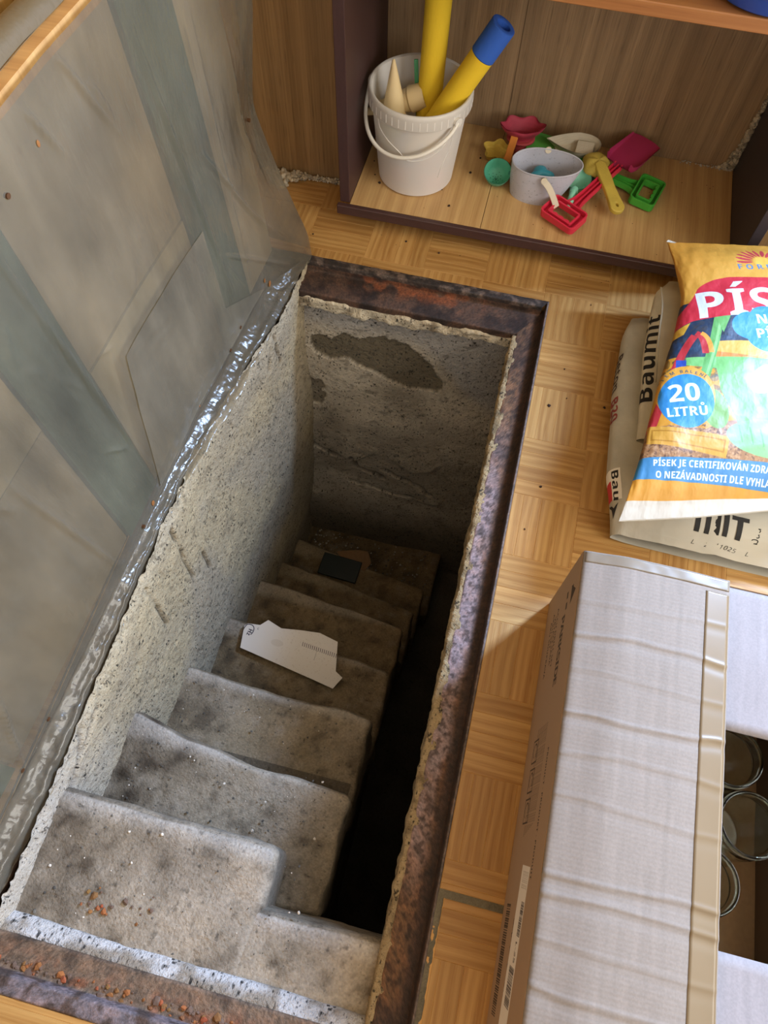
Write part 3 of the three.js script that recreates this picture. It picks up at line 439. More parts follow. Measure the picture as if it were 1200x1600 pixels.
  part('film', grid(300, 230, (u, t) => surf(mix(-1.478, 0.4, u), t), { uv: (u, t, p) => [p[2], p[1] - (t > 0.8 ? t * 0.3 : 0)] }), film, lid, 'cloudy plastic film over the lid face');
  part('film', grid(14, 90, (u, t) => { const a = surf(-1.478, t * 0.8); return [mix(a[0], -0.745, sm(u)), a[1], -1.478 - 0.02 * Math.sin(u * 1.6)]; }, { uv: (u, t, p) => [p[0], p[1]] }), film, lid, 'film folded round the far edge');
  for (const [z, y, k] of [[-0.69, 0.845, 1], [-0.675, 0.80, 1.2], [-0.80, 0.80, 0.7], [-1.325, 0.025, 1.4], [-1.31, 0.05, 0.9], [-0.62, 0.03, 1.1], [-0.9, 0.028, 0.6]]) { const a = surf(z, (0.874 - y) / 0.852 * 0.8); part('rust_spot', moved(new THREE.SphereGeometry(0.006 * k, 12, 8), [a[0] + 0.0012, a[1], z], [0, 0, 0], [0.2, 1.3, 0.9]), std({ color: hex('#8c5a2a'), roughness: 0.9 }), lid, 'rust stain on the film'); }
  // doubled piece of film with slanted edges
  const tri = [[-0.755, 0.385], [-1.118, 0.375], [-1.113, 0.146], [-1.30, 0.03], [-0.663, 0.033]];
  { const c = [-0.98, 0.2], n = 40; const foldMat = film.clone(); foldMat.transmission = 0.79; part('film_fold', grid(n, 12, (u, v) => { const s = u * tri.length, i = Math.floor(s) % tri.length, f = s - Math.floor(s), a = tri[i], b = tri[(i + 1) % tri.length], z = mix(c[0], mix(a[0], b[0], f), v), y = mix(c[1], mix(a[1], b[1], f), v); return [surf(z, (0.874 - y) / 0.852 * 0.8)[0] + 0.0025, y, z]; }, { uv: (u, v, p) => [p[2] + 0.37, p[1]] }), foldMat, lid, 'second layer of film with slanted edge'); }
  // rolled end of the film lying on top edge
  part('film_roll', grid(120, 20, (u, v) => { const z = mix(-1.44, 0.3, u), a = v * 6.283, r = 0.024 + 0.004 * (f3(z * 8, a, 0, 433, 2) - 0.5); return [Math.max(-0.77, lidX(z) + lean(0.88) - 0.052) + r * Math.cos(a), 0.878 + r * Math.sin(a), z]; }, { uv: (u, v) => [u * 1.9, v * 0.12] }), std({ color: hex('#64553a'), roughness: 0.7, bumpMap: withRepeat(T.crinkle, 4, 4), bumpScale: 0.004 }), lid, 'rolled end of film on the top edge');
}

// ------------------------------------------------------------------ cabinet
const CY = 0.08, CZ = -1.62, CB = -2.045;
{
  const c = thing('cabinet', 'low open cabinet with dark brown sides and light oak bottom shelf', 'cabinet');
  part('side_panel', boxUV([-0.498, CY, CB], [-0.470, 1.5, CZ], 'y', 0.002), M.darkWood, c);
  part('side_panel', boxUV([0.575, CY, CB], [0.603, 1.5, CZ], 'y', 0.002), M.darkPanel, c);
  part('shelf_board', boxUV([-0.4695, CY - 0.018, CB], [-0.0995, CY, CZ + 0.001], 'z', 0.0006), M.shelfWood, c);
  part('shelf_board', boxUV([-0.0982, CY - 0.018, CB], [0.5745, CY, CZ + 0.001], 'z', 0.0006), M.shelfWood, c);
  part('edge_strip', boxUV([-0.504, CY - 0.03, CZ + 0.001], [0.608, CY - 0.0012, CZ + 0.016], 'x', 0.003), M.darkWood, c, 'chipped dark front edge of the bottom shelf');
  part('back_panel', boxUV([-0.4695, CY, CB - 0.008], [-0.101, 1.5, CB], 'y'), M.backVeneer, c);
  part('back_panel', boxUV([-0.0998, CY, CB - 0.008], [0.5745, 1.5, CB], 'y'), M.backVeneer, c);
  part('upper_shelf', boxUV([-0.4695, 0.665, CB], [0.5745, 0.693, CZ], 'x', 0.003), M.orangeWood, c, 'reddish brown upper shelf');
  part('top_panel', boxUV([-0.498, 1.5, CB], [0.603, 1.525, CZ], 'x', 0.002), M.darkWood, c);
  part('plinth', boxUV([-0.48, 0, CB], [0.585, CY - 0.018, CZ - 0.06], 'x'), M.darkPanel, c, 'recessed dark plinth');
  const R = rng(60), L = [], D = [], F = [];
  for (let i = 0; i < 260; i++) { const t = R(), y = CY + 0.24 * t ** 1.5, w = 0.04 * (1 - t) ** 2 + 0.006, k = 120 + 70 * R(); L.push({ p: [0.573 - w * R(), y, CB + 0.002 + 0.006 * R()], s: 0.003 + 0.006 * R() ** 2, c: rgb(k, k * 0.94, k * 0.82), flat: 1 }); }
  for (let i = 0; i < 60; i++) L.push({ p: [0.42 + 0.15 * R(), CY + 0.001 + 0.006 * R(), CB + 0.004 + 0.01 * R()], s: 0.0015 + 0.003 * R() ** 2, c: rgb(176, 170, 160) });
  stuff('plaster_crumbs', crumbs(L, 61), M.crumb, 'crumbled plaster in the rear right corner of the cabinet', 'debris');
  for (const [x, y, z] of [[-0.446, CY, -1.806], [-0.231, CY, -1.738], [-0.166, CY, -1.83], [-0.43, CY, -1.75], [-0.41, CY, -1.72], [-0.2, CY, -1.68], [-0.15, CY, -1.9], [0.35, CY, -1.87], [0.242, 0, -1.497], [0.2, 0, -1.261], [0.217, 0, -1.17], [0.177, 0, -1.137], [0.313, 0, -1.166], [-0.565, 0, -1.56], [-0.3, 0, -1.6], [-0.2, 0, -1.58], [0.19, 0, -0.9], [0.17, 0, -0.78]]) (y ? D : F).push({ p: [x, y + 0.001, z], s: 0.002 + 0.0026 * R(), c: rgb(48, 32, 24), flat: 0.7 });
  for (let i = 0; i < 90; i++) { const sh = R() < 0.5; (sh ? D : F).push({ p: sh ? [-0.45 + R(), CY + 0.0005, -2.0 + 0.36 * R()] : [-0.6 + 0.95 * R(), 0.0005, -1.77 + 0.2 * R()], s: 0.0007 + 0.0008 * R(), c: rgb(70, 55, 42) }); }
  stuff('dirt_specks', crumbs(D, 62), M.crumb, 'dark droppings and specks on the cabinet shelf', 'dirt'); stuff('dirt_specks', crumbs(F, 63), M.crumb, 'dark droppings and specks on the parquet', 'dirt');
}
// tub on the upper shelf
{
  const t = thing('tub', 'blue plastic tub rim on the reddish upper shelf', 'tub', [0.385, 0.694, -1.735]);
  part('bowl', lathe([[0, 0.004], [0.105, 0.004], [0.118, 0.012], [0.132, 0.045], [0.139, 0.05], [0.142, 0.044], [0.14, 0.04], [0.136, 0.04], [0.123, 0.008], [0.11, 0], [0, 0]], 64), phy({ color: hex('#2450b4'), roughness: 0.35 }), t);
  const p = solo('toy_tray', moved(lathe([[0, 0], [0.1, 0], [0.118, 0.03], [0.122, 0.031], [0.104, -0.003], [0, -0.003]].map(([x, y]) => [x, y]), 40), [0.385, 0.703, -1.735]), phy({ color: hex('#e6a7ae'), roughness: 0.45 }), 'pale pink plastic dish inside the blue tub', 'dish');
}

// ------------------------------------------------------------------ bucket and its contents
{
  const bx = -0.32, bz = -1.79, b = thing('bucket', 'translucent white plastic bucket with handle holding yellow foam tubes', 'bucket', [bx, CY, bz]);
  const milk = phy({ color: hex('#f3f1ee'), transmission: 0.38, thickness: 0, roughness: 0.7, specularIntensity: 0.8 });
  part('body', lathe([[0, 0.001], [0.098, 0.001], [0.105, 0.006], [0.1265, 0.225], [0.1265, 0.258]], 72), milk, b);
  part('rim', lathe([[0.1265, 0.258], [0.131, 0.262], [0.1355, 0.259], [0.137, 0.25], [0.1365, 0.222], [0.133, 0.219], [0.1275, 0.224]], 72), phy({ color: hex('#dedbd5'), transmission: 0.25, thickness: 0, roughness: 0.45 }), b, 'thick ribbed rim');
  const ribs = []; for (let i = 0; i < 46; i++) { const a = i / 46 * 6.283; ribs.push(moved(new THREE.BoxGeometry(0.0012, 0.022, 0.002), [0.1366 * Math.cos(a), 0.236, 0.1366 * Math.sin(a)], [0, -a, 0])); }
  part('rim_ribs', mergeGeometries(ribs), phy({ color: hex('#e6e3de'), roughness: 0.45 }), b);
  const hp = []; for (let i = 0; i <= 24; i++) { const t = i / 24, a = mix(3.35, 0.62, t), drop = Math.sin(Math.PI * t) ** 0.75, y = 0.232 - 0.088 * drop, r = 0.143 + 0.004 * drop - (0.232 - y) * 0.05; hp.push([r * Math.cos(a), y, r * Math.sin(a)]); }
  const hg = tube(hp, 0.0052, 90, 8); part('handle', hg, phy({ color: hex('#e2dfd6'), roughness: 0.4 }), b, 'hanging white bail handle');
  for (const k of [0, 24]) part('handle_lug', moved(new THREE.CylinderGeometry(0.011, 0.012, 0.014, 16), [hp[k][0] * 0.97, hp[k][1], hp[k][2] * 0.97], [Math.PI / 2, 0, Math.PI / 2 - Math.atan2(hp[k][2], hp[k][0])].map((v, i) => (i === 0 ? 0 : i === 2 ? Math.PI / 2 : -Math.atan2(hp[k][2], hp[k][0]))), [1, 1, 1]), phy({ color: hex('#dcd9d2'), roughness: 0.45 }), b);
  const on = (a, y) => { const r = mix(0.105, 0.1265, (y - 0.006) / 0.219) + 0.0005; return [r * Math.cos(a), y, r * Math.sin(a)]; };
  part('embossed_line', mergeGeometries([tube([on(2.4, 0.205), on(2.35, 0.185), on(2.1, 0.165), on(1.8, 0.145), on(1.6, 0.125), on(1.25, 0.13), on(0.9, 0.15), on(0.65, 0.18)], 0.0016, 60, 6), tube([on(0.55, 0.2), on(0.6, 0.14), on(0.75, 0.09), on(0.8, 0.06)], 0.0016, 40, 6)]), milk, b, 'raised curved line on the bucket wall');

  const yel = std({ color: hex('#e8c52a'), roughness: 0.85, bumpMap: withRepeat(T.rough, 10, 10), bumpScale: 0.0006 }), blue = std({ color: hex('#2f62c4'), roughness: 0.85, bumpMap: withRepeat(T.rough, 10, 10), bumpScale: 0.0006 });
  const foam = (a, bb, r, capLen, label) => {
    const A = V(...a), B = V(...bb), len = A.distanceTo(B), g = thing('foam_tube', label, 'foam tube', a, 'yellow foam tubes in the bucket'); g.quaternion.setFromUnitVectors(V(0, 1, 0), B.clone().sub(A).normalize());
    const h = len - capLen, ri = r * 0.55;
    part('tube', lathe([[ri, 0], [r - 0.002, 0], [r, 0.002], [r, h], [r - 0.001, h + 0.001], [ri, h + 0.001], [ri, 0]], 40), yel, g);
    if (capLen) part('end_cap', lathe([[ri * 1.1, h], [r * 1.01, h], [r * 1.03, h + 0.002], [r * 1.03, len - 0.003], [r * 1.0, len], [ri * 1.15, len], [ri * 1.1, len - 0.003], [ri * 1.1, h]], 40), blue, g, 'blue foam end cap');
  };
  foam([-0.305, 0.115, -1.835], [-0.302, 0.63, -1.862], 0.0325, 0, 'upright yellow foam tube standing in the white bucket');
  foam([-0.325, 0.155, -1.768], [-0.135, 0.505, -1.805], 0.031, 0.083, 'slanting yellow foam tube with blue end leaning out of bucket');
  const cream = std({ color: hex('#dfc99a'), roughness: 0.6, bumpMap: withRepeat(T.rough, 8, 8), bumpScale: 0.0005 });
  const cone = (pos, rot, label) => {
    const g = thing('cone_mould', label, 'toy cone', pos, 'cream toy ice cones in the bucket'); g.rotation.set(...rot);
    part('cone', lathe([[0.03, 0], [0.0255, 0.046], [0.004, 0.148], [0, 0.151]], 36), cream, g);
    part('cup', lathe([[0.028, -0.04], [0.0315, -0.04], [0.0335, 0.0], [0.0305, 0.004], [0.0285, 0.0], [0.028, -0.04]], 36), cream, g, 'wider cup rim below the cone');
  };
  cone([-0.387, 0.245, -1.785], [0, 0, 0.04], 'cream toy cone standing point up in the white bucket');
  cone([-0.352, 0.268, -1.832], [0.5, 0.3, 1.85], 'cream toy cone lying on its side behind the upright cone');
  solo('toy_stick', moved(new RoundedBoxGeometry(0.011, 0.26, 0.006, 2, 0.002), [-0.338, 0.235, -1.855], [0.03, 0.2, 0.08]), phy({ color: hex('#4d9a72'), roughness: 0.45 }), 'green plastic stick standing inside the white bucket', 'toy');
  const cup = (pos, r, h, c, rot, label) => solo('sand_mould', moved(lathe([[0, 0], [r * 0.75, 0], [r, h], [r * 0.95, h], [r * 0.7, 0.003], [0, 0.003]], 24), pos, rot), phy({ color: hex(c), roughness: 0.5 }), label, 'sand mould');
  cup([-0.355, CY + 0.004, -1.765], 0.045, 0.06, '#e2907e', [0, 0, 0], 'salmon sand mould seen dimly through the bucket wall');
  cup([-0.275, CY + 0.004, -1.755], 0.046, 0.062, '#e39a94', [0, 0.4, 0], 'pink sand mould showing through the bucket front right');
  cup([-0.33, CY + 0.075, -1.74], 0.042, 0.055, '#3f78b0', [0.1, 0, 0.1], 'blue sand mould showing through the bucket middle');
  cup([-0.39, CY + 0.075, -1.775], 0.036, 0.09, '#8fbf97', [0, 0, 0.05], 'pale green sand mould showing through the bucket left side');
  cup([-0.315, CY + 0.004, -1.845], 0.05, 0.035, '#c44a6a', [0, 0, 0], 'dark pink sand mould under the upright foam tube');
}

// ------------------------------------------------------------------ toys on the shelf
{
  const plastic = (c, r = 0.42) => phy({ color: hex(c), roughness: r, bumpMap: withRepeat(T.rough, 6, 6), bumpScale: 0.0004 });
  const dusty = (c) => phy({ color: hex(c), roughness: 0.7, map: withRepeat(T.paper, 4, 4) });
  // toy shovel: local +x runs from handle to blade, y up; bend lifts the blade
  function shovel(label, color, bladeColor, SL = 0.2) {
    const g = thing('toy_shovel', label, 'toy shovel'), m = plastic(color), m2 = plastic(bladeColor, 0.55);
    const rr = (s, w, h, r) => { const x = -w / 2, y = -h / 2; s.moveTo(x + r, y); s.lineTo(x + w - r, y); s.quadraticCurveTo(x + w, y, x + w, y + r); s.lineTo(x + w, y + h - r); s.quadraticCurveTo(x + w, y + h, x + w - r, y + h); s.lineTo(x + r, y + h); s.quadraticCurveTo(x, y + h, x, y + h - r); s.lineTo(x, y + r); s.quadraticCurveTo(x, y, x + r, y); return s; };
    const wavy = (w, h, k) => { const p = new THREE.Path(), x = -w / 2, y = -h / 2; p.moveTo(x, y); for (let i = 0; i <= 24; i++) { const t = i / 24; p.lineTo(x + k * (0.0045 * Math.abs(Math.sin(t * 3.1416 * 3.5))), y + t * h); } p.lineTo(x + w, y + h); p.lineTo(x + w, y); p.closePath(); return p; };
    // handle: outer wall, inner wall and floor of the hollow moulding
    const ext = (shape, d, bev = 0.0008) => { const e = new THREE.ExtrudeGeometry(shape, { depth: d, bevelEnabled: true, bevelSize: bev, bevelThickness: bev, bevelSegments: 2, curveSegments: 10 }); e.rotateX(-Math.PI / 2); return e; };
    const W = 0.072, H = 0.112, outer = rr(new THREE.Shape(), W, H, 0.014); outer.holes.push(rr(new THREE.Path(), W - 0.006, H - 0.006, 0.012));
    const inner = rr(new THREE.Shape(), W - 0.026, H - 0.034, 0.006); inner.holes.push(wavy(W - 0.034, H - 0.042, 1));
    const fl = rr(new THREE.Shape(), W - 0.005, H - 0.005, 0.012); fl.holes.push(wavy(W - 0.032, H - 0.04, 1));
    part('handle', mergeGeometries([ext(outer, 0.02), moved(ext(inner, 0.016), [0, 0.002, 0]), ext(fl, 0.003)]), m, g);
    // shaft: channel
    const sw = 0.0265, s = new THREE.Shape(); s.moveTo(-sw / 2, 0); s.lineTo(sw / 2, 0); s.lineTo(sw / 2, 0.016); s.lineTo(sw / 2 - 0.003, 0.016); s.lineTo(sw / 2 - 0.003, 0.0035); s.lineTo(0.002, 0.0035); s.lineTo(0.002, 0.012); s.lineTo(-0.002, 0.012); s.lineTo(-0.002, 0.0035); s.lineTo(-sw / 2 + 0.003, 0.0035); s.lineTo(-sw / 2 + 0.003, 0.016); s.lineTo(-sw / 2, 0.016); s.closePath();
    const sg = new THREE.ExtrudeGeometry(s, { depth: SL, bevelEnabled: false, steps: 20 }); sg.rotateY(Math.PI / 2); sg.translate(0.034, 0, 0);
    const sp = sg.attributes.position; for (let i = 0; i < sp.count; i++) { const t = (sp.getX(i) - 0.034) / SL, wide = 1 + 1.0 * Math.exp(-t * 12); sp.setZ(i, sp.getZ(i) * wide); } sg.computeVertexNormals();
    part('shaft', sg, m, g);
    // blade: dished pan with side walls
    const L = 0.145, BW = 0.108; const bl = grid(30, 34, (u, v) => {
      const a = (v - 0.5) * 2, t = u, half = BW / 2 * (0.78 + 0.22 * step(0, 0.25, t)) * (1 - 0.05 * t), e = Math.abs(a) > 0.86 ? (Math.abs(a) - 0.86) / 0.14 : 0, wall = 0.02 * (1 - t * 0.75) * sm(e);
      return [0.022 + SL + t * L - 0.012 * a * a * t + 0.004 * Math.abs(a), 0.003 + wall + 0.016 * step(0.12, 0, t) * (Math.abs(a) > 0.2 ? 1 : 0.4), a * half * (1 - 0.06 * e)];
    });
    const thick = bl.clone(); thick.translate(0, -0.0022, 0); part('blade', mergeGeometries([bl, thick]), m2, g);
    return g;
  }
  const red = shovel('red toy shovel with magenta blade lying across the toys', '#d12d48', '#a52856'); red.position.set(0.116, 0.098, -1.698); { const d = V(0.213, 0.058, -0.345).normalize(), up = V(0, 1, 0), zz = d.clone().cross(up).normalize(), yy = zz.clone().cross(d).normalize(); red.quaternion.setFromRotationMatrix(new THREE.Matrix4().makeBasis(d, yy, zz)); }
  const grn = shovel('green toy shovel lying under the red shovel with its handle to the right', '#3f9a35', '#4d9a3e', 0.2); grn.position.set(0.332, 0.088, -1.858); { const d = V(-0.342, 0.026, -0.095).normalize(), up = V(0, 1, 0), zz = d.clone().cross(up).normalize(), yy = zz.clone().cross(d).normalize(); grn.quaternion.setFromRotationMatrix(new THREE.Matrix4().makeBasis(d, yy, zz)); }

  // grey lavender pail with a raised pouring side
  const p = thing('toy_pail', 'pale lavender grey toy pail with speckles and cream strap handle', 'toy pail', [0.024, CY, -1.793]);
  const pm = phy({ color: hex('#c3c5d2'), roughness: 0.45, map: tex(512, 512, (u, v) => { const k = fp(u * 60, v * 60, 871, 60, 60, 2), j = fp(u * 5, v * 5, 881, 5, 5, 4), c = 236 + 20 * (j - 0.5) - (k > 0.74 ? (k - 0.74) * 400 : 0); return [c, c, c]; }) });
  const rim = (a) => { const c = Math.cos(a), s = Math.sin(a); const cx = c < 0 ? -(Math.abs(c) ** 0.75) : c; return [0.013 + cx * (c > 0 ? 0.1 : 0.092), 0.098 + (s < 0 ? -s * 0.009 : -0.004 * s) + 0.006 * c, (s > 0 ? 0.056 : 0.042) * s * (c < 0 ? (1 - 0.1 * c * c) : 1) - 0.008]; };
  const base = (a) => [0.001 + 0.07 * Math.cos(a), 0.0, 0.047 * Math.sin(a)];
  const wall = (k, lo) => grid(72, 16, (u, v) => { const a = u * 6.2832, A = base(a), B = rim(a), t = mix(lo, 1, v); const bulge = 1 + 0.03 * Math.sin(t * 3.14); return [mix(A[0], B[0], t) * bulge * k, mix(A[1], B[1], t), mix(A[2], B[2], t) * bulge * k]; }, { uv: (u, v) => [u * 2, v * 0.6] });
  part('body', mergeGeometries([wall(1, 0), wall(0.965, 0.02), grid(40, 6, (u, v) => { const A = base(u * 6.2832); return [A[0] * v, 0.0015, A[2] * v]; })]), pm, p);
  const rp = []; for (let i = 0; i < 64; i++) { const q = rim(i / 64 * 6.2832); rp.push([q[0] * 0.985, q[1], q[2] * 0.985]); } part('rim', tube(rp, 0.0022, 128, 6, true), pm, p, 'rolled rim');
  const strap = grid(3, 24, (u, v) => { const w = (u - 0.5) * 0.016; return [0.018 + 0.05 * v + w * 0.72, 0.088 - 0.056 * v ** 1.3 + 0.004 * Math.sin(v * 3.1) + w * 0.6, 0.058 + 0.02 * v - w * 0.3]; });
  const creamP = plastic('#d8cfba', 0.55);
  part('strap_handle', mergeGeometries([strap, strap.clone().translate(-0.0004, -0.0022, -0.0014)]), creamP, p, 'cream strap handle hanging down the front');
  for (const [x, y, z] of [[0.019, 0.0885, 0.057], [0.012, 0.104, -0.05]]) part('handle_pivot', moved(new THREE.CylinderGeometry(0.0085, 0.0085, 0.005, 18), [x, y, z], [1.3, 0, 0]), creamP, p, 'round cream pivot');
  // teal shape inside the pail
  solo('toy_figure', moved(grid(40, 20, (u, v) => { const a = u * 6.2832, r = 0.03 + 0.008 * Math.sin(3 * a), b = v * 1.5708; return [r * Math.cos(a) * 1.1 * Math.cos(b), 0.018 * Math.sin(b), r * Math.sin(a) * 0.7 * Math.cos(b)]; }), [0.03, CY + 0.05, -1.81], [0.25, 0.3, 0]), plastic('#2f8fa3', 0.35), 'teal plastic shape lying inside the lavender pail', 'toy');
  // teal half round scoop on the left
  const bowl = (r, d) => lathe([[0, 0], [r * 0.45, d * 0.06], [r * 0.8, d * 0.38], [r, d], [r * 0.95, d + 0.001], [r * 0.75, d * 0.42], [r * 0.42, d * 0.12], [0, d * 0.06]], 40);
  { const g = thing('scoop', 'teal half round toy scoop on the shelf left of the lavender pail', 'toy scoop', [-0.09, CY + 0.006, -1.818]); g.rotation.set(0.42, 0, -0.05); part('bowl', bowl(0.039, 0.04), plastic('#55a98c', 0.4), g); part('bowl_dirt', moved(crumbs(Array.from({ length: 26 }, (_, i) => ({ p: [0.024 * Math.cos(i * 2.4) * (i / 26), 0.0045 + 0.006 * (i / 26) ** 2, 0.022 * Math.sin(i * 2.4) * (i / 26) + 0.004], s: 0.0013, c: rgb(40, 60, 48) })), 7), [0, 0.0, 0]), M.crumb, g, 'dark crumbs in the bowl'); part('handle', capped([[0.036, 0.03, -0.008], [0.042, 0.028, -0.01], [0.05, 0.026, -0.012]], 0.007, 16, 12), plastic('#3f8f78', 0.4), g); }
  // mint scoop whose handle points to the front
  { const g = thing('scoop', 'mint green toy scoop with its handle pointing forward over red shovel', 'toy scoop', [0.137, CY + 0.012, -1.842]); g.rotation.set(0.28, 0.12, 0.0); part('bowl', bowl(0.036, 0.03), plastic('#8fd0b4', 0.4), g); part('handle', mergeGeometries([capped([[-0.008, 0.024, 0.03], [-0.014, 0.036, 0.052], [-0.024, 0.044, 0.1]], 0.009, 24, 14), moved(new THREE.CylinderGeometry(0.0125, 0.012, 0.014, 20), [-0.011, 0.031, 0.042], [1.35, 0, 0.1])]), plastic('#8fd8bb', 0.4), g); part('handle_hole', moved(new THREE.CylinderGeometry(0.0022, 0.0022, 0.002, 10), [-0.0215, 0.0525, 0.084], [0.1, 0, 0]), std({ color: hex('#1c2a24') }), g); }
  solo('toy_plate', moved(lathe([[0, 0], [0.045, 0], [0.05, 0.006], [0.047, 0.006], [0.043, 0.002], [0, 0.002]], 32), [0.15, CY + 0.001, -1.885]), plastic('#1f3a38', 0.5), 'dark green round toy dish beneath the mint scoop', 'toy');
  // yellow scoop upside down on top
  { const g = thing('scoop', 'yellow toy scoop lying face down on top of the red shovel', 'toy scoop', [0.178, 0.135, -1.888]); const d = V(0.084, -0.033, 0.155).normalize(), zz = d.clone().cross(V(0, 1, 0)).normalize(), yy = zz.clone().cross(d).normalize(); g.quaternion.setFromRotationMatrix(new THREE.Matrix4().makeBasis(d, yy, zz)); const ym = phy({ color: hex('#d8bd52'), roughness: 0.6, map: withRepeat(T.paper, 5, 5), bumpMap: withRepeat(T.rough, 6, 6), bumpScale: 0.001 });
    part('head', grid(48, 22, (u, v) => { const a = u * 6.2832, b = v * 1.5708, lob = 1 + 0.06 * Math.cos(5 * a) * Math.cos(b); return [0.043 * Math.cos(a) * Math.cos(b) * lob, 0.024 * Math.sin(b) * (1 - 0.12 * Math.cos(5 * a) * Math.sin(2 * b)) - 0.006, 0.041 * Math.sin(a) * Math.cos(b) * lob]; }), ym, g, 'lobed rounded head');
    const hs = new THREE.Shape(); hs.moveTo(0.012, -0.013); hs.quadraticCurveTo(0.05, -0.016, 0.09, -0.013); hs.quadraticCurveTo(0.13, -0.014, 0.15, -0.017); hs.absarc(0.156, 0, 0.0175, -1.5, 1.5, false); hs.quadraticCurveTo(0.13, 0.014, 0.09, 0.013); hs.quadraticCurveTo(0.05, 0.016, 0.012, 0.013); hs.quadraticCurveTo(0.0, 0, 0.012, -0.013); const hole = new THREE.Path(); hole.absellipse(0.152, 0, 0.009, 0.006, 0, 6.2832, true); hs.holes.push(hole);
    const hg = new THREE.ExtrudeGeometry(hs, { depth: 0.006, bevelEnabled: true, bevelSize: 0.003, bevelThickness: 0.004, bevelSegments: 4, curveSegments: 20 }); hg.rotateX(-Math.PI / 2); hg.translate(0, 0.008, 0); part('handle', hg, ym, g, 'handle with an oval hole'); }
  // red fluted mould leaning at the back
  { const g = thing('sand_mould', 'red fluted castle sand mould near the cabinet back panel', 'sand mould', [-0.047, CY + 0.002, -1.958]); g.rotation.set(-0.1, 0.2, 0.02); const rm = dusty('#b83a52');
    const fl = (k) => grid(96, 14, (u, v) => { const a = u * 6.2832, r = (0.036 + 0.026 * sm(v)) * k * (1 + 0.07 * v * v * Math.cos(6 * a)); return [r * Math.cos(a), 0.042 + 0.036 * v + 0.003 * v * Math.cos(6 * a), 0.75 * r * Math.sin(a)]; });
    part('cup', mergeGeometries([fl(1), fl(0.95), moved(new THREE.CylinderGeometry(0.036, 0.036, 0.003, 32), [0, 0.043, 0], [0, 0, 0], [1, 1, 0.75])]), rm, g, 'fluted open cup'); part('foot', lathe([[0, 0], [0.03, 0], [0.033, 0.036], [0.041, 0.038], [0.041, 0.043], [0.036, 0.0435], [0, 0.0435]], 40), dusty('#c9505a'), g, 'round foot with flange'); }
  // yellow leaf mould, orange stick
  { const lf = (o) => grid(60, 12, (u, v) => { const a = u * 6.2832, r = 0.034 * (1 + 0.16 * Math.cos(5 * a) + 0.06 * Math.cos(2 * a)) * (v < 0.5 ? v * 1.6 : 0.8 + 0.2 * (v - 0.5) * 2); return [r * Math.cos(a) * 1.15, (v < 0.5 ? 0 : 0.016 * (v - 0.5) * 2) + o, r * Math.sin(a)]; });
    solo('sand_mould', moved(mergeGeometries([lf(0), lf(-0.002)]), [-0.106, CY + 0.012, -1.918], [0.25, 0.3, -0.1]), dusty('#d8b84e'), 'yellow leaf shaped sand mould beside the orange stick', 'sand mould'); }
  solo('toy_stick', moved(new RoundedBoxGeometry(0.021, 0.007, 0.1, 3, 0.0025), [-0.068, CY + 0.046, -1.892], [0.42, -0.08, 0.1]), plastic('#d98a3c', 0.55), 'orange plastic stick leaning between yellow leaf and red mould', 'toy');
  // cream boat mould
  { const bt = (k, dy) => grid(60, 12, (u, v) => { const a = u * 6.2832, c = Math.cos(a), s = Math.sin(a), w = s * 0.034 * (c < 0 ? Math.sqrt(Math.max(0, 1 + c * 0.95)) : 1 - 0.15 * c), l = c < 0 ? 0.088 * c : 0.066 * Math.sign(c) * Math.abs(c) ** 0.6, t = 0.72 + 0.28 * v; return [l * t * k, 0.03 * v + dy, w * t * k]; });
    const deck = new RoundedBoxGeometry(0.05, 0.014, 0.04, 2, 0.003); deck.translate(0.022, 0.01, 0);
    const g = thing('boat_mould', 'cream toy boat mould lying behind the lavender pail', 'toy boat', [0.116, CY + 0.044, -1.948]); g.rotation.set(0.3, -0.05, 0.1); const bm = dusty('#d6ccb8');
    part('hull', mergeGeometries([bt(1, 0), bt(0.95, 0.001), grid(40, 6, (u, v) => { const a = u * 6.2832, c = Math.cos(a), s = Math.sin(a); return [(c < 0 ? 0.063 * c : 0.047 * c) * v, 0.001, s * 0.024 * v]; })]), bm, g); part('cabin_recess', deck, bm, g, 'raised block inside the hull'); }
}

// ------------------------------------------------------------------ bags
const superc = (c, n) => Math.sign(c) * Math.abs(c) ** (2 / n);
function bagSurface({ xl, xr, zf, zn, yt, b, n = 2.6, wr = 0.003, seed = 1 }) {   // theta 0 right, pi/2 top, pi left; s 0 far .. 1 near
  return (th, s, off = 0) => {
    const L = xl(s), Rr = xr(s), top = yt(s), bb = b(s), xc = (L + Rr) / 2, a = (Rr - L) / 2, yc = top - bb, cx = superc(Math.cos(th), n), sy = superc(Math.sin(th), n);
    const x = xc + (a + off) * cx, t = (cx + 1) / 2, zz = mix(zf(t), zn(t), s);
    const w = wr * (f3(x * 9, zz * 9, sy * 2, seed, 4) - 0.5) * 2 + wr * 0.5 * (f3(x * 34, zz * 20, sy * 2, seed + 7, 3) - 0.5) * 2;
    const endw = wr * 2.2 * Math.exp(-(((1 - s) / 0.12) ** 2)) * (f3(x * 45, zz * 5, 1, seed + 9, 2) - 0.5) + wr * 2.2 * Math.exp(-((s / 0.12) ** 2)) * (f3(x * 40, zz * 5, 2, seed + 11, 2) - 0.5);
    return [x + w * cx * 0.6, Math.max(yc + (bb + off) * sy + (w + endw) * (sy > 0 ? 1 : 0.2) * Math.min(1, bb / 0.02), sy < 0 ? yc - bb : -1), zz];
  };
}
function bagGeo(P, nu = 110, nv = 110, uv) { return grid(nu, nv, (u, v) => P(u * 6.2832, v), { uv }); }
function decal(P, t0, t1, s0, s1, off = 0.0007, nu = 50, nv = 24) { return grid(nu, nv, (u, v) => P(mix(t0, t1, v), mix(s0, s1, u), off)); }   // u along the bag, v across
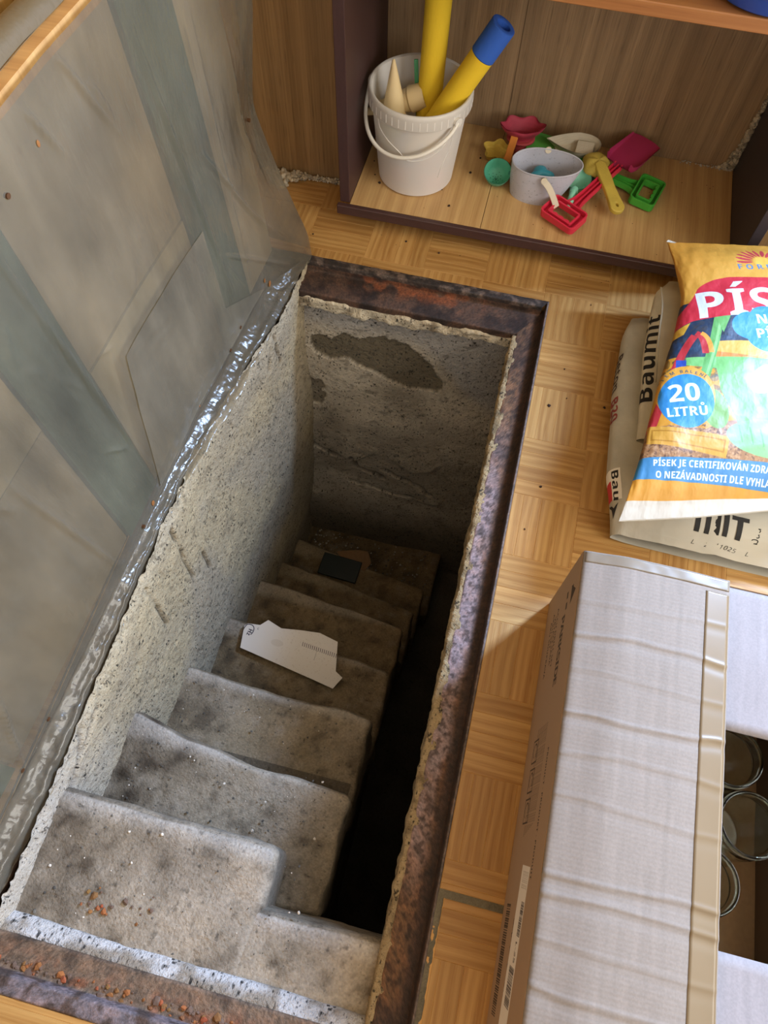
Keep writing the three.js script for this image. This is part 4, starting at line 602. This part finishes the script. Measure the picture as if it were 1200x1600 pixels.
{
  const k1 = (v) => () => v;
  const paper = (c) => std({ color: hex(c), map: withRepeat(T.paper, 2, 2), roughness: 0.75, bumpMap: withRepeat(T.crinkle, 3, 3), bumpScale: 0.002 });
  const decalMat = (w, h, draw) => std({ map: canvasTex(w, h, draw), alphaTest: 0.5, roughness: 0.75 });
  // lowest bag
  const A = bagSurface({ xl: spoly([[0, 0.345], [0.1, 0.325], [0.4, 0.315], [0.8, 0.33], [1, 0.36]]), xr: k1(0.90), zf: k1(-1.43), zn: poly([[0, -0.80], [1, -0.795]]), yt: spoly([[0, 0.06], [0.08, 0.108], [0.5, 0.122], [0.86, 0.116], [0.94, 0.09], [1, 0.035]]), b: spoly([[0, 0.02], [0.08, 0.052], [0.5, 0.061], [0.86, 0.058], [0.94, 0.045], [1, 0.017]]), n: 3.4, wr: 0.004, seed: 21 });
  const ga = thing('cement_bag', 'grey paper bag of dry concrete lying lowest on the parquet', 'bag');
  part('sack', bagGeo(A, 120, 110, (u, v) => [u, v]), paper('#cbc9bf'), ga);
  part('printed_text', decal(A, 3.3, 2.75, 0.22, 0.72), decalMat(900, 150, (c, w, h) => { c.clearRect(0, 0, w, h); c.fillStyle = '#3c3230'; c.font = 'bold 120px sans-serif'; c.fillText('Beton', 30, 118); c.fillStyle = '#8c3a3a'; c.fillText('B20', 420, 118); }), ga, 'lettering along the left side');
  part('printed_logo', decal(A, 3.3, 2.7, 0.78, 0.96), decalMat(360, 220, (c, w, h) => { c.clearRect(0, 0, w, h); c.fillStyle = '#e8e6df'; c.fillRect(0, 0, 230, h); c.fillStyle = '#c33a40'; c.fillRect(90, 130, 140, 90); c.fillStyle = '#1c1a1a'; c.font = 'bold 130px sans-serif'; c.fillText('Bau', 6, 112); c.beginPath(); c.moveTo(250, 40); c.lineTo(350, 110); c.lineTo(250, 180); c.lineTo(285, 110); c.fill(); }), ga, 'black and red logo on the left side');
  // end with mirrored side: lettering read from the far side
  const atX = (x, sv, off) => { const xc = (0.33 + 0.90) / 2, a = (0.90 - 0.33) / 2, k = clamp((x - xc) / a, -1, 1); return A(Math.acos(Math.sign(k) * Math.abs(k) ** 1.7), sv, off); };
  part('printed_text', grid(40, 16, (u, v) => atX(mix(0.47, 0.70, u), mix(0.88, 0.962, v), 0.0009), { uv: (u, v) => [u, 1 - v] }), decalMat(700, 250, (c, w, h) => { c.clearRect(0, 0, w, h); c.fillStyle = '#161616'; for (const [x, y] of [[112, 36], [182, 34], [244, 34], [298, 34], [388, 38]]) c.fillRect(x, 20, y, 200); c.fillRect(350, 20, 115, 40); c.save(); c.translate(545, 225); c.rotate(-Math.PI / 2); c.font = '84px sans-serif'; c.fillText('bau', 0, 0); c.restore(); }), ga, 'cut off black lettering on the near end');
  part('date_stamp', grid(40, 8, (u, v) => atX(mix(0.47, 0.70, u), mix(0.966, 0.992, v), 0.0009), { uv: (u, v) => [u, 1 - v] }), decalMat(700, 90, (c, w, h) => { c.clearRect(0, 0, w, h); c.fillStyle = '#2a2a2a'; c.font = 'italic 52px monospace'; c.fillText("L  2:'1025  L", 110, 58); }), ga, 'dotted date stamp');
  // middle bag
  const B = bagSurface({ xl: spoly([[0, 0.40], [0.1, 0.366], [0.5, 0.352], [1, 0.36]]), xr: k1(0.93), zf: k1(-1.47), zn: k1(-0.98), yt: spoly([[0, 0.165], [0.12, 0.196], [0.5, 0.205], [0.9, 0.196], [1, 0.165]]), b: spoly([[0, 0.012], [0.12, 0.035], [0.5, 0.04], [0.9, 0.036], [1, 0.015]]), n: 2.8, wr: 0.004, seed: 31 });
  const gb = thing('cement_bag', 'off white paper bag with black lettering between grey bag and sand bag', 'bag');
  part('sack', bagGeo(B, 120, 90), paper('#d4cdb9'), gb);
  part('printed_text', grid(60, 14, (u, v) => B(mix(3.25, 2.62, v), mix(0.84, 0.2, u), 0.0008), { uv: (u, v) => [u, 1 - v] }), decalMat(860, 200, (c, w, h) => { c.clearRect(0, 0, w, h); c.fillStyle = '#121212'; c.font = 'bold 210px sans-serif'; c.fillText('Baumit', 10, 178); }), gb, 'large black lettering on the left side');
  part('sewn_seam', capped([[0.366, 0.206, -1.39], [0.372, 0.21, -1.33], [0.37, 0.212, -1.24], [0.372, 0.212, -1.1]], 0.0022, 30, 6), paper('#cfc6ae'), gb);
  // sand bag on top
  const S = bagSurface({ xl: spoly([[0, 0.362], [0.08, 0.378], [0.24, 0.402], [0.4, 0.392], [0.6, 0.366], [0.8, 0.35], [1, 0.332]]), xr: spoly([[0, 0.83], [0.3, 0.85], [1, 0.86]]), zf: poly([[0, -1.512], [1, -1.60]]), zn: poly([[0, -0.75], [0.3, -0.80], [1, -0.935]]), yt: spoly([[0, 0.235], [0.1, 0.275], [0.3, 0.298], [0.6, 0.296], [0.84, 0.27], [0.93, 0.23], [0.97, 0.205], [1, 0.18]]), b: spoly([[0, 0.004], [0.1, 0.03], [0.3, 0.046], [0.6, 0.046], [0.84, 0.034], [0.93, 0.012], [0.96, 0.004], [1, 0.003]]), n: 2.3, wr: 0.0045, seed: 41 });
  const gs = thing('sand_bag', 'yellow plastic bag of play sand with blue twenty litre badge on top', 'bag');
  const art = canvasTex(1260, 1935, (c) => {
    const w = 1400, h = 2150; c.scale(0.9, 0.9);
    const R = rng(9); c.fillStyle = '#d99a2b'; c.fillRect(0, 0, w, h);
    let g = c.createLinearGradient(0, 0, w, 600); g.addColorStop(0, '#c98526'); g.addColorStop(0.4, '#e2ab45'); g.addColorStop(1, '#e8b84f'); c.fillStyle = g; c.fillRect(0, 0, w, 620);
    c.fillStyle = '#1f3550'; c.fillRect(0, 640, w, 420);                                   // dark picture ground
    for (let i = 0; i < 900; i++) { c.fillStyle = ['#16202c', '#2a4a6c', '#3b3f4c', '#21506f', '#4d3f38'][i % 5]; c.globalAlpha = 0.35; c.beginPath(); c.ellipse(R() * w, 660 + R() * 700, 10 + 30 * R(), 6 + 14 * R(), R() * 3, 0, 7); c.fill(); } c.globalAlpha = 1;
    // sand
    c.fillStyle = '#a0744a'; c.beginPath(); c.moveTo(0, 1570); c.quadraticCurveTo(200, 1500, 420, 1500); c.quadraticCurveTo(560, 1380, 700, 1420); c.lineTo(w, 1250); c.lineTo(w, 1800); c.lineTo(0, 1850); c.fill();
    for (let i = 0; i < 5200; i++) { const x = R() * w, y = 1400 + R() * 420; if (y < 1560 - x * 0.2) continue; c.fillStyle = ['#7a5030', '#c29868', '#573620', '#b08558', '#cda67a'][(R() * 5) | 0]; c.globalAlpha = 0.6; c.beginPath(); c.ellipse(x, y, 3 + 8 * R(), 2 + 6 * R(), R() * 3, 0, 7); c.fill(); } c.globalAlpha = 1;
    // toy bucket with wide yellow rim, green spade, red rake
    c.fillStyle = '#e9b04a'; c.beginPath(); c.moveTo(430, 930); c.lineTo(900, 830); c.lineTo(900, 1050); c.lineTo(380, 1060); c.fill(); c.fillStyle = '#e08a3a'; c.fillRect(420, 1000, 500, 40);
    c.fillStyle = '#79bf6b'; c.beginPath(); c.moveTo(290, 1060); c.lineTo(960, 960); c.lineTo(860, 1420); c.lineTo(600, 1480); c.lineTo(470, 1250); c.lineTo(440, 1120); c.lineTo(280, 1120); c.fill();
    c.strokeStyle = '#65ad5c'; c.lineWidth = 52; c.beginPath(); c.moveTo(445, 720); c.quadraticCurveTo(430, 950, 385, 1180); c.stroke(); c.strokeStyle = '#8fce80'; c.lineWidth = 14; c.beginPath(); c.moveTo(452, 740); c.quadraticCurveTo(440, 950, 395, 1170); c.stroke(); c.fillStyle = '#6fb662'; c.beginPath(); c.moveTo(400, 700); c.lineTo(520, 660); c.lineTo(470, 860); c.fill();
    c.strokeStyle = '#c23038'; c.lineWidth = 40; c.beginPath(); c.moveTo(325, 900); c.quadraticCurveTo(250, 1020, 150, 1560); c.stroke(); c.lineWidth = 34; c.beginPath(); c.moveTo(330, 880); c.quadraticCurveTo(370, 900, 385, 1020); c.stroke(); c.strokeStyle = '#e6a23c'; c.lineWidth = 26; c.beginPath(); c.moveTo(355, 880); c.quadraticCurveTo(400, 900, 415, 1010); c.stroke();
    c.fillStyle = '#2a4fb0'; c.fillRect(240, 1080, 50, 110);
    c.fillStyle = '#d8a33c'; c.fillRect(140, 1520, 400, 110); c.strokeStyle = '#b98525'; c.lineWidth = 8; c.strokeRect(160, 1545, 360, 60);
    c.fillStyle = '#86cf86'; c.beginPath(); c.ellipse(760, 1470, 240, 100, -0.15, 0, 7); c.fill(); c.strokeStyle = '#6db870'; c.lineWidth = 8; for (let i = 0; i < 7; i++) { c.beginPath(); c.moveTo(580 + i * 55, 1440); c.lineTo(610 + i * 55, 1530); c.stroke(); }
    c.fillStyle = '#79a952'; c.beginPath(); c.ellipse(450, 1370, 70, 120, -0.3, 0, 7); c.fill();
    c.fillStyle = '#d9e6ea'; c.beginPath(); c.ellipse(700, 1130, 70, 110, 0.6, 0, 7); c.fill(); c.fillStyle = '#d6405c'; c.beginPath(); c.arc(830, 1180, 70, 0, 7); c.fill();
    // red banner with the word
    c.fillStyle = '#d02c3e'; c.beginPath(); c.moveTo(330, 520); c.quadraticCurveTo(400, 410, 560, 395); c.lineTo(w, 250); c.lineTo(w, 590); c.lineTo(640, 690); c.lineTo(310, 790); c.lineTo(120, 910); c.lineTo(130, 860); c.quadraticCurveTo(290, 700, 330, 520); c.fill();
    c.fillStyle = '#e2b23c'; c.beginPath(); c.moveTo(300, 800); c.lineTo(110, 920); c.lineTo(120, 960); c.lineTo(270, 890); c.fill();
    c.save(); c.translate(318, 776); c.rotate(-0.235); c.transform(1, 0, -0.12, 1, 0, 0); c.font = 'bold 300px sans-serif'; c.fillStyle = '#dfe6f2'; c.fillText('PÍSEK', 0, 0); c.restore();
    // blue cloud
    c.fillStyle = '#2f93d2'; for (const [x, y, r] of [[600, 790, 90], [700, 720, 100], [830, 700, 120], [700, 840, 110], [860, 830, 130], [1000, 750, 130], [600, 760, 70]]) { c.beginPath(); c.arc(x, y, r, 0, 7); c.fill(); }
    c.save(); c.translate(640, 762); c.rotate(-0.22); c.font = 'bold 90px sans-serif'; c.fillStyle = '#e8f2fa'; c.fillText('NA', 0, 0); c.fillText('PÍSKOVIŠTĚ', -18, 100); c.restore();
    // rising sun mark
    c.fillStyle = '#c8434c'; for (let i = 0; i < 11; i++) { const a = Math.PI * (1.0 + i / 10); c.save(); c.translate(690, 222); c.rotate(a - 0.22); c.beginPath(); c.ellipse(105, 0, 48, 11, 0, 0, 7); c.fill(); c.restore(); }
    c.fillStyle = '#efc353'; c.beginPath(); c.arc(690, 222, 52, 0, 7); c.fill();
    c.save(); c.translate(548, 322); c.rotate(-0.22); c.font = 'bold 62px sans-serif'; c.fillStyle = '#5f87b8'; c.fillText('F O R E S T', 0, 0); c.restore();
    // badge
    c.fillStyle = '#e4a63a'; c.beginPath(); c.ellipse(302, 1310, 146, 186, -0.1, 0, 7); c.fill(); c.fillStyle = '#2b8fd0'; c.beginPath(); c.ellipse(308, 1345, 138, 165, -0.1, 0, 7); c.fill();
    c.save(); c.translate(300, 1345); c.rotate(-0.22); c.textAlign = 'center'; c.fillStyle = '#eef4f8'; c.font = 'bold 150px sans-serif'; c.fillText('20', 0, 8); c.font = 'bold 76px sans-serif'; c.fillText('LITRŮ', 2, 96); c.restore();
    c.fillStyle = '#4a5a6a'; c.font = 'bold 28px sans-serif'; [...'OBJEM BALENÍ'].forEach((ch, i) => { c.save(); c.translate(300, 1330); c.rotate(-1.15 + i * 0.15); c.fillText(ch, 0, -158); c.restore(); });
    // blue band with two lines
    c.fillStyle = '#2f86bd'; c.beginPath(); c.moveTo(0, 1738); c.lineTo(740, 1592); c.lineTo(w, 1480); c.lineTo(w, 1600); c.lineTo(740, 1712); c.lineTo(0, 1846); c.fill();
    c.fillStyle = '#d99a2b'; c.beginPath(); c.moveTo(0, 1846); c.lineTo(740, 1712); c.lineTo(w, 1600); c.lineTo(w, h); c.lineTo(0, h); c.fill();
    c.strokeStyle = '#e0ab4c'; c.lineWidth = 5; for (let i = 0; i < 26; i++) { c.beginPath(); c.arc(R() * w, 1850 + R() * 200, 14 + 20 * R(), 0, 5); c.stroke(); }
    c.save(); c.translate(185, 1746); c.rotate(-0.19); c.fillStyle = '#eef3f6'; c.font = 'bold 44px sans-serif'; c.fillText('PÍSEK JE CERTIFIKOVÁN ZDRAVOTNÍM ÚSTAVEM', 0, 0); c.fillText('O NEZÁVADNOSTI DLE VYHLÁŠKY Č. 238', 14, 56); c.restore();
    c.fillStyle = '#dcd9cc'; c.beginPath(); c.moveTo(0, 1955); c.lineTo(300, 1880); c.lineTo(w, 1545); c.lineTo(w, h); c.lineTo(0, h); c.fill();
  });
  const uvS = (u, v, p) => [(p[0] - 0.30) / (1400 / 2560), 1 - (p[2] + 1.54) / (2150 / 2560)];
  part('sack', bagGeo(S, 200, 150, uvS), phy({ map: art, color: new THREE.Color(0.62, 0.62, 0.64), roughness: 0.5, clearcoat: 0.06, clearcoatRoughness: 0.25, bumpMap: withRepeat(T.crinkle, 1.6, 2.4), bumpScale: 0.003 }), gs);
  part('corner_tip', grid(6, 6, (u, v) => [0.36 + 0.02 * u + 0.004 * v, 0.236 + 0.003 * u * v, -1.512 - 0.008 * v * (1 - u)]), paper('#ece9de'), gs, 'white folded corner');
}

// ------------------------------------------------------------------ cardboard box with jars
{
  const X0 = 0.25, X1 = 0.77, Z0 = -0.615, Z1 = 0.225, H = 0.285, t = 0.004;
  const box = thing('cardboard_box', 'large open brown cardboard box with pale flaps on the parquet', 'box');
  const kraft = std({ color: hex('#a98a68'), map: T.card, roughness: 0.85 }), pale = std({ color: hex('#8b8178'), map: withRepeat(T.card, 3, 3), roughness: 0.8, bumpMap: withRepeat(T.flute, 4, 6), bumpScale: 0.00012 }), inner = std({ color: hex('#b38d64'), map: T.card, roughness: 0.9 }), white = std({ color: hex('#918b8d'), map: withRepeat(T.card, 3, 3), roughness: 0.8 });
  const print = std({ roughness: 0.85, map: canvasTex(2048, 700, (c, w, h) => {   // left face: x along z (far -> near), y down from the top
    c.fillStyle = '#9d8570'; c.fillRect(0, 0, w, h); const R = rng(3); for (let i = 0; i < 4000; i++) { c.fillStyle = R() < 0.5 ? '#9a7c5f' : '#b09273'; c.globalAlpha = 0.25; c.fillRect(R() * w, R() * h, 30 * R(), 1.5); } c.globalAlpha = 1; c.fillStyle = '#3a3029';
    const k = 2048 / 0.84, Z = (z) => (z + 0.615) * k, Y = (y) => (0.285 - y) * (700 / 0.285);
    for (const [z, y] of [[-0.567, 0.2], [-0.545, 0.2], [-0.567, 0.24]]) c.fillRect(Z(z), Y(y), 34, 26); c.beginPath(); c.moveTo(Z(-0.55), Y(0.26)); c.lineTo(Z(-0.53), Y(0.225)); c.lineTo(Z(-0.57), Y(0.225)); c.fill();
    c.font = 'bold 88px sans-serif'; const word = 'PARKSIDE'; let wx = Z(-0.525); for (const ch of word) { c.fillText(ch, wx, Y(0.17)); wx += c.measureText(ch).width * 0.82; }
    c.font = 'bold 34px sans-serif'; c.fillText('PRODUCT · PRODUKT · PRODUIT', Z(-0.27), Y(0.205));
    c.font = 'bold 40px sans-serif'; for (let i = 0; i < 4; i++) c.fillText(['ACCU DRILL SET', 'VRTACÍ SADA', 'AKKU-SET', 'AKU SOUPRAVA'][i], Z(-0.56) + (i % 2) * 30, Y(0.115) + i * 46);
    c.lineWidth = 7; c.strokeStyle = '#3a3029'; for (let i = 0; i < 3; i++) { c.strokeRect(Z(-0.3) + i * 130, Y(0.11), 100, 100); c.beginPath(); c.arc(Z(-0.3) + i * 130 + 50, Y(0.11) + 50, 34, 0.6, 5.6); c.stroke(); }
    c.font = '22px sans-serif'; for (let i = 0; i < 9; i++) c.fillText('importer address line and conformity text ' + 'i'.repeat(i), Z(-0.32), Y(0.17) + i * 24);
    for (let i = 0; i < 46; i++) c.fillRect(Z(-0.02) + i * 9, Y(0.07), 3 + 5 * R(), 90);
    c.beginPath(); for (let i = 0; i < 40; i++) c.lineTo(Z(0.0) + i * 8, Y(0.12) + 26 * (R() - 0.5)); c.stroke();
    // white shipping label
    c.save(); c.translate(Z(-0.078), Y(0.196)); c.rotate(0.07); c.fillStyle = '#dcd8d4'; c.fillRect(0, 0, 590, 165); c.fillStyle = '#4a4648'; for (let i = 0; i < 34; i++) c.fillRect(130 + i * 3.6, 12, 1 + 2.4 * R(), 60); for (let i = 0; i < 40; i++) c.fillRect(360 + i * 3.4, 16, 1 + 2.2 * R(), 100); c.font = 'bold 40px sans-serif'; c.fillText('L-25', 268, 66); c.font = '16px sans-serif'; for (let i = 0; i < 5; i++) c.fillText('parcel 0' + i, 20, 30 + 24 * i); c.restore();
  }) });
  { const g = new THREE.BoxGeometry(t, H - 0.002, Z1 - Z0); g.translate(X0 + t / 2, H / 2, (Z0 + Z1) / 2); const uv = g.attributes.uv; void uv; const m = new THREE.Mesh(g, [inner, print, kraft, kraft, kraft, kraft]); m.name = 'side_panel'; m.castShadow = m.receiveShadow = true; box.add(m); m.userData.label = 'left side panel with black print and white label'; }
  part('side_panel', boxUV([X1 - t, 0, Z0], [X1, H, Z1]), inner, box);
  part('end_panel', boxUV([X0 + t, 0, Z0], [X1 - t, H, Z0 + t]), inner, box);
  part('end_panel', boxUV([X0 + t, 0, Z1 - t], [X1 - t, H, Z1]), inner, box);
  part('bottom_panel', boxUV([X0 + t, 0.001, Z0 + t], [X1 - t, 0.005, Z1 - t]), inner, box);
  part('divider', boxUV([0.696, 0.006, Z0 + 0.01], [0.7, 0.2, Z1 - 0.01]), std({ color: hex('#6b543d'), roughness: 0.9 }), box, 'upright brown divider inside the box');
  // flaps
  const bentFlap = (x0, x1, z0, z1, f, nx, nz, th) => { const g = new THREE.BoxGeometry(x1 - x0, th, z1 - z0, nx, 1, nz), p = g.attributes.position, uv = g.attributes.uv; g.translate((x0 + x1) / 2, 0, (z0 + z1) / 2); for (let i = 0; i < p.count; i++) { const x = p.getX(i), z = p.getZ(i); p.setY(i, p.getY(i) + f(x, z)); uv.setXY(i, x, z); } return smooth(g); };
  const creases = [[-0.455, 1], [-0.321, 1.1], [-0.255, 0.55], [-0.182, 0.5], [-0.075, 1], [-0.045, 0.9], [0.02, 0.5], [0.078, 0.9], [0.15, 0.6], [-0.52, 0.35], [-0.39, 0.35]];
  const fy = (x, z) => { let y = H + 0.0025 + 0.012 * step(X0, X0 + 0.09, x) - 0.004 * step(0.42, 0.51, x) - 0.003 * step(X0 + 0.012, X0, x); for (const [c, a] of creases) { const d = z - c - 0.006 * (n2(x * 20, c * 50, 4) - 0.5) - 0.004 * Math.sin(x * 15 + c * 30); y += a * (0.0016 * Math.exp(-((d / 0.004) ** 2)) - 0.0012 * Math.exp(-(((d - 0.011) / 0.008) ** 2))); } return y + 0.004 * (f3(x * 6, 0, z * 6, 71, 3) - 0.5); };
  part('long_flap', bentFlap(X0 + 0.001, 0.51, Z0, Z1, fy, 40, 330, t), pale, box, 'creased pale left flap folded over the box');
  part('tape', bentFlap(0.468, 0.5085, Z0 + 0.03, Z1, (x, z) => fy(x, z) + 0.0024, 8, 330, 0.0004), phy({ color: hex('#6e5c42'), roughness: 0.45, clearcoat: 0.15 }), box, 'brown packing tape strip along the flap edge');
  part('tape', bentFlap(X0 + 0.004, 0.509, Z0 + 0.002, Z0 + 0.022, (x, z) => fy(x, z) + 0.0023 + 0.001 * n2(x * 60, z * 60, 3), 60, 8, 0.0005), phy({ color: hex('#756c60'), roughness: 0.3, clearcoat: 0.4 }), box, 'shiny clear tape along the far edge');
  part('short_flap', bentFlap(X0 + 0.006, X1 - 0.004, Z0, -0.354, (x, z) => H - 0.004 - 0.006 * step(-0.5, -0.36, z), 10, 14, t), white, box, 'pale far flap');
  part('short_flap', bentFlap(X0 + 0.006, X1 - 0.004, -0.03, Z1, (x, z) => H - 0.004 - 0.006 * step(0.12, -0.03, z), 10, 14, t), white, box, 'pale near flap');

  // glass jars
  const glass = phy({ color: hex('#f4faf6'), transmission: 1, thickness: 0.004, ior: 1.5, roughness: 0.02, attenuationColor: hex('#d8ecdf'), attenuationDistance: 0.12 });
  const jarG = () => lathe([[0, 0.001], [0.048, 0.001], [0.054, 0.006], [0.056, 0.014], [0.056, 0.135], [0.052, 0.15], [0.0505, 0.155], [0.053, 0.158], [0.0535, 0.178], [0.052, 0.1815], [0.0495, 0.181], [0.0485, 0.178], [0.048, 0.158], [0.0485, 0.15], [0.0525, 0.134], [0.0525, 0.014], [0.05, 0.008], [0, 0.006]], 64);
  const bodyG = jarG(), ringG = new THREE.TorusGeometry(0.0535, 0.0013, 8, 64).rotateX(Math.PI / 2);
  const jar0 = thing('glass_jar', 'empty glass jar lying farthest back in the box', 'jar', [0, 0, 0], 'open glass jars in the box');
  part('glass_body', bodyG, glass, jar0); part('thread_ring', moved(ringG, [0, 0.168, 0]), glass, jar0);
  [[0.572, -0.338, 'open glass jar half under the pale far flap'], [0.606, -0.232, 'open glass jar in the middle against the brown divider'], [0.536, -0.128, 'open glass jar nearest the pale near flap, half under long flap'], [0.478, -0.255, 'open glass jar mostly hidden under the creased long flap']].forEach(([x, z, label], i) => {
    const j = i ? jar0.clone() : jar0; if (i) { j.name = numbered('glass_jar'); scene.add(j); j.userData = { ...jar0.userData }; } j.position.set(x, 0.006, z); j.userData.label = label;
  });
}

// ------------------------------------------------------------------ litter on the stairs
{
  const flat = (pts, y, lift, uvScale) => { const s = new THREE.Shape(pts.map(([x, z]) => new THREE.Vector2(x, -z))), g = new THREE.ExtrudeGeometry(s, { depth: 0.0012, bevelEnabled: false, curveSegments: 6 }); g.rotateX(-Math.PI / 2); const p = g.attributes.position; for (let i = 0; i < p.count; i++) p.setY(i, p.getY(i) + y + lift(p.getX(i), p.getZ(i))); g.computeVertexNormals(); return g; };
  const pts = [[-0.556, -0.592], [-0.548, -0.603], [-0.509, -0.607], [-0.489, -0.629], [-0.441, -0.613], [-0.38, -0.622], [-0.32, -0.628], [-0.258, -0.614], [-0.239, -0.523], [-0.214, -0.509], [-0.234, -0.47], [-0.3, -0.482], [-0.42, -0.502], [-0.546, -0.523]];
  const sheet = flat(pts, -0.709, () => 0.006, 1); const sp = sheet.attributes.position, su = sheet.attributes.uv; for (let i = 0; i < sp.count; i++) su.setXY(i, (sp.getX(i) + 0.57) / 0.37, 1 - (sp.getZ(i) + 0.64) / 0.18);
  solo('cardboard_scrap', sheet, std({ roughness: 0.7, map: canvasTex(740, 360, (c, w, h) => {
    c.fillStyle = '#d9d2ca'; c.fillRect(0, 0, w, h); const R = rng(6); for (let i = 0; i < 900; i++) { c.fillStyle = '#8d7a66'; c.globalAlpha = 0.16 * R(); const x = w * (0.35 + 0.65 * R()), y = h * R(); c.beginPath(); c.arc(x, y, 1 + 3 * R(), 0, 7); c.fill(); } c.globalAlpha = 0.12; c.fillStyle = '#8a7462'; c.beginPath(); c.ellipse(260, 150, 40, 22, 0, 0, 7); c.fill(); c.globalAlpha = 1;
    c.strokeStyle = '#2a2230'; c.lineWidth = 5; c.beginPath(); c.moveTo(32, 170); c.quadraticCurveTo(22, 110, 44, 80); c.quadraticCurveTo(80, 70, 92, 96); c.quadraticCurveTo(98, 120, 84, 140); c.stroke(); c.font = 'bold 38px sans-serif'; c.fillStyle = '#2a2230'; c.save(); c.translate(76, 104); c.rotate(1.7); c.fillText('Hz', 0, 14); c.restore(); c.font = '24px sans-serif'; c.fillText('c', 112, 98);
    c.lineWidth = 3; for (let i = 0; i < 18; i++) { c.beginPath(); c.moveTo(416 + i * 13, 106 + i * 1.2); c.lineTo(418 + i * 13, 132 + i * 1.2); c.stroke(); } for (let i = 0; i < 7; i++) c.fillRect(512, 140 + i * 9, 3, 4);
  }) }), 'white printed cardboard scrap lying across two stair treads', 'cardboard scrap');
  solo('slate_plate', boxUV([-0.085, 0, -0.05], [0.085, 0.012, 0.05], 'z', 0.003).rotateY(-0.05).translate(-0.415, -1.382, -1.118), std({ color: hex('#14201f'), roughness: 0.45 }), 'dark green black flat plate lying on a lower tread', 'plate');
  solo('cardboard_scrap', flat([[-0.45, -1.19], [-0.36, -1.22], [-0.318, -1.222], [-0.29, -1.175], [-0.31, -1.13], [-0.42, -1.16]], -1.384, () => 0.004), std({ color: hex('#8a6a48'), roughness: 0.85, map: T.card }), 'brown cardboard scrap partly under the dark plate', 'cardboard scrap');
}

scene.traverse((o) => { if (o.isMesh) { o.castShadow = true; o.receiveShadow = true; } });
renderer.render(scene, camera);
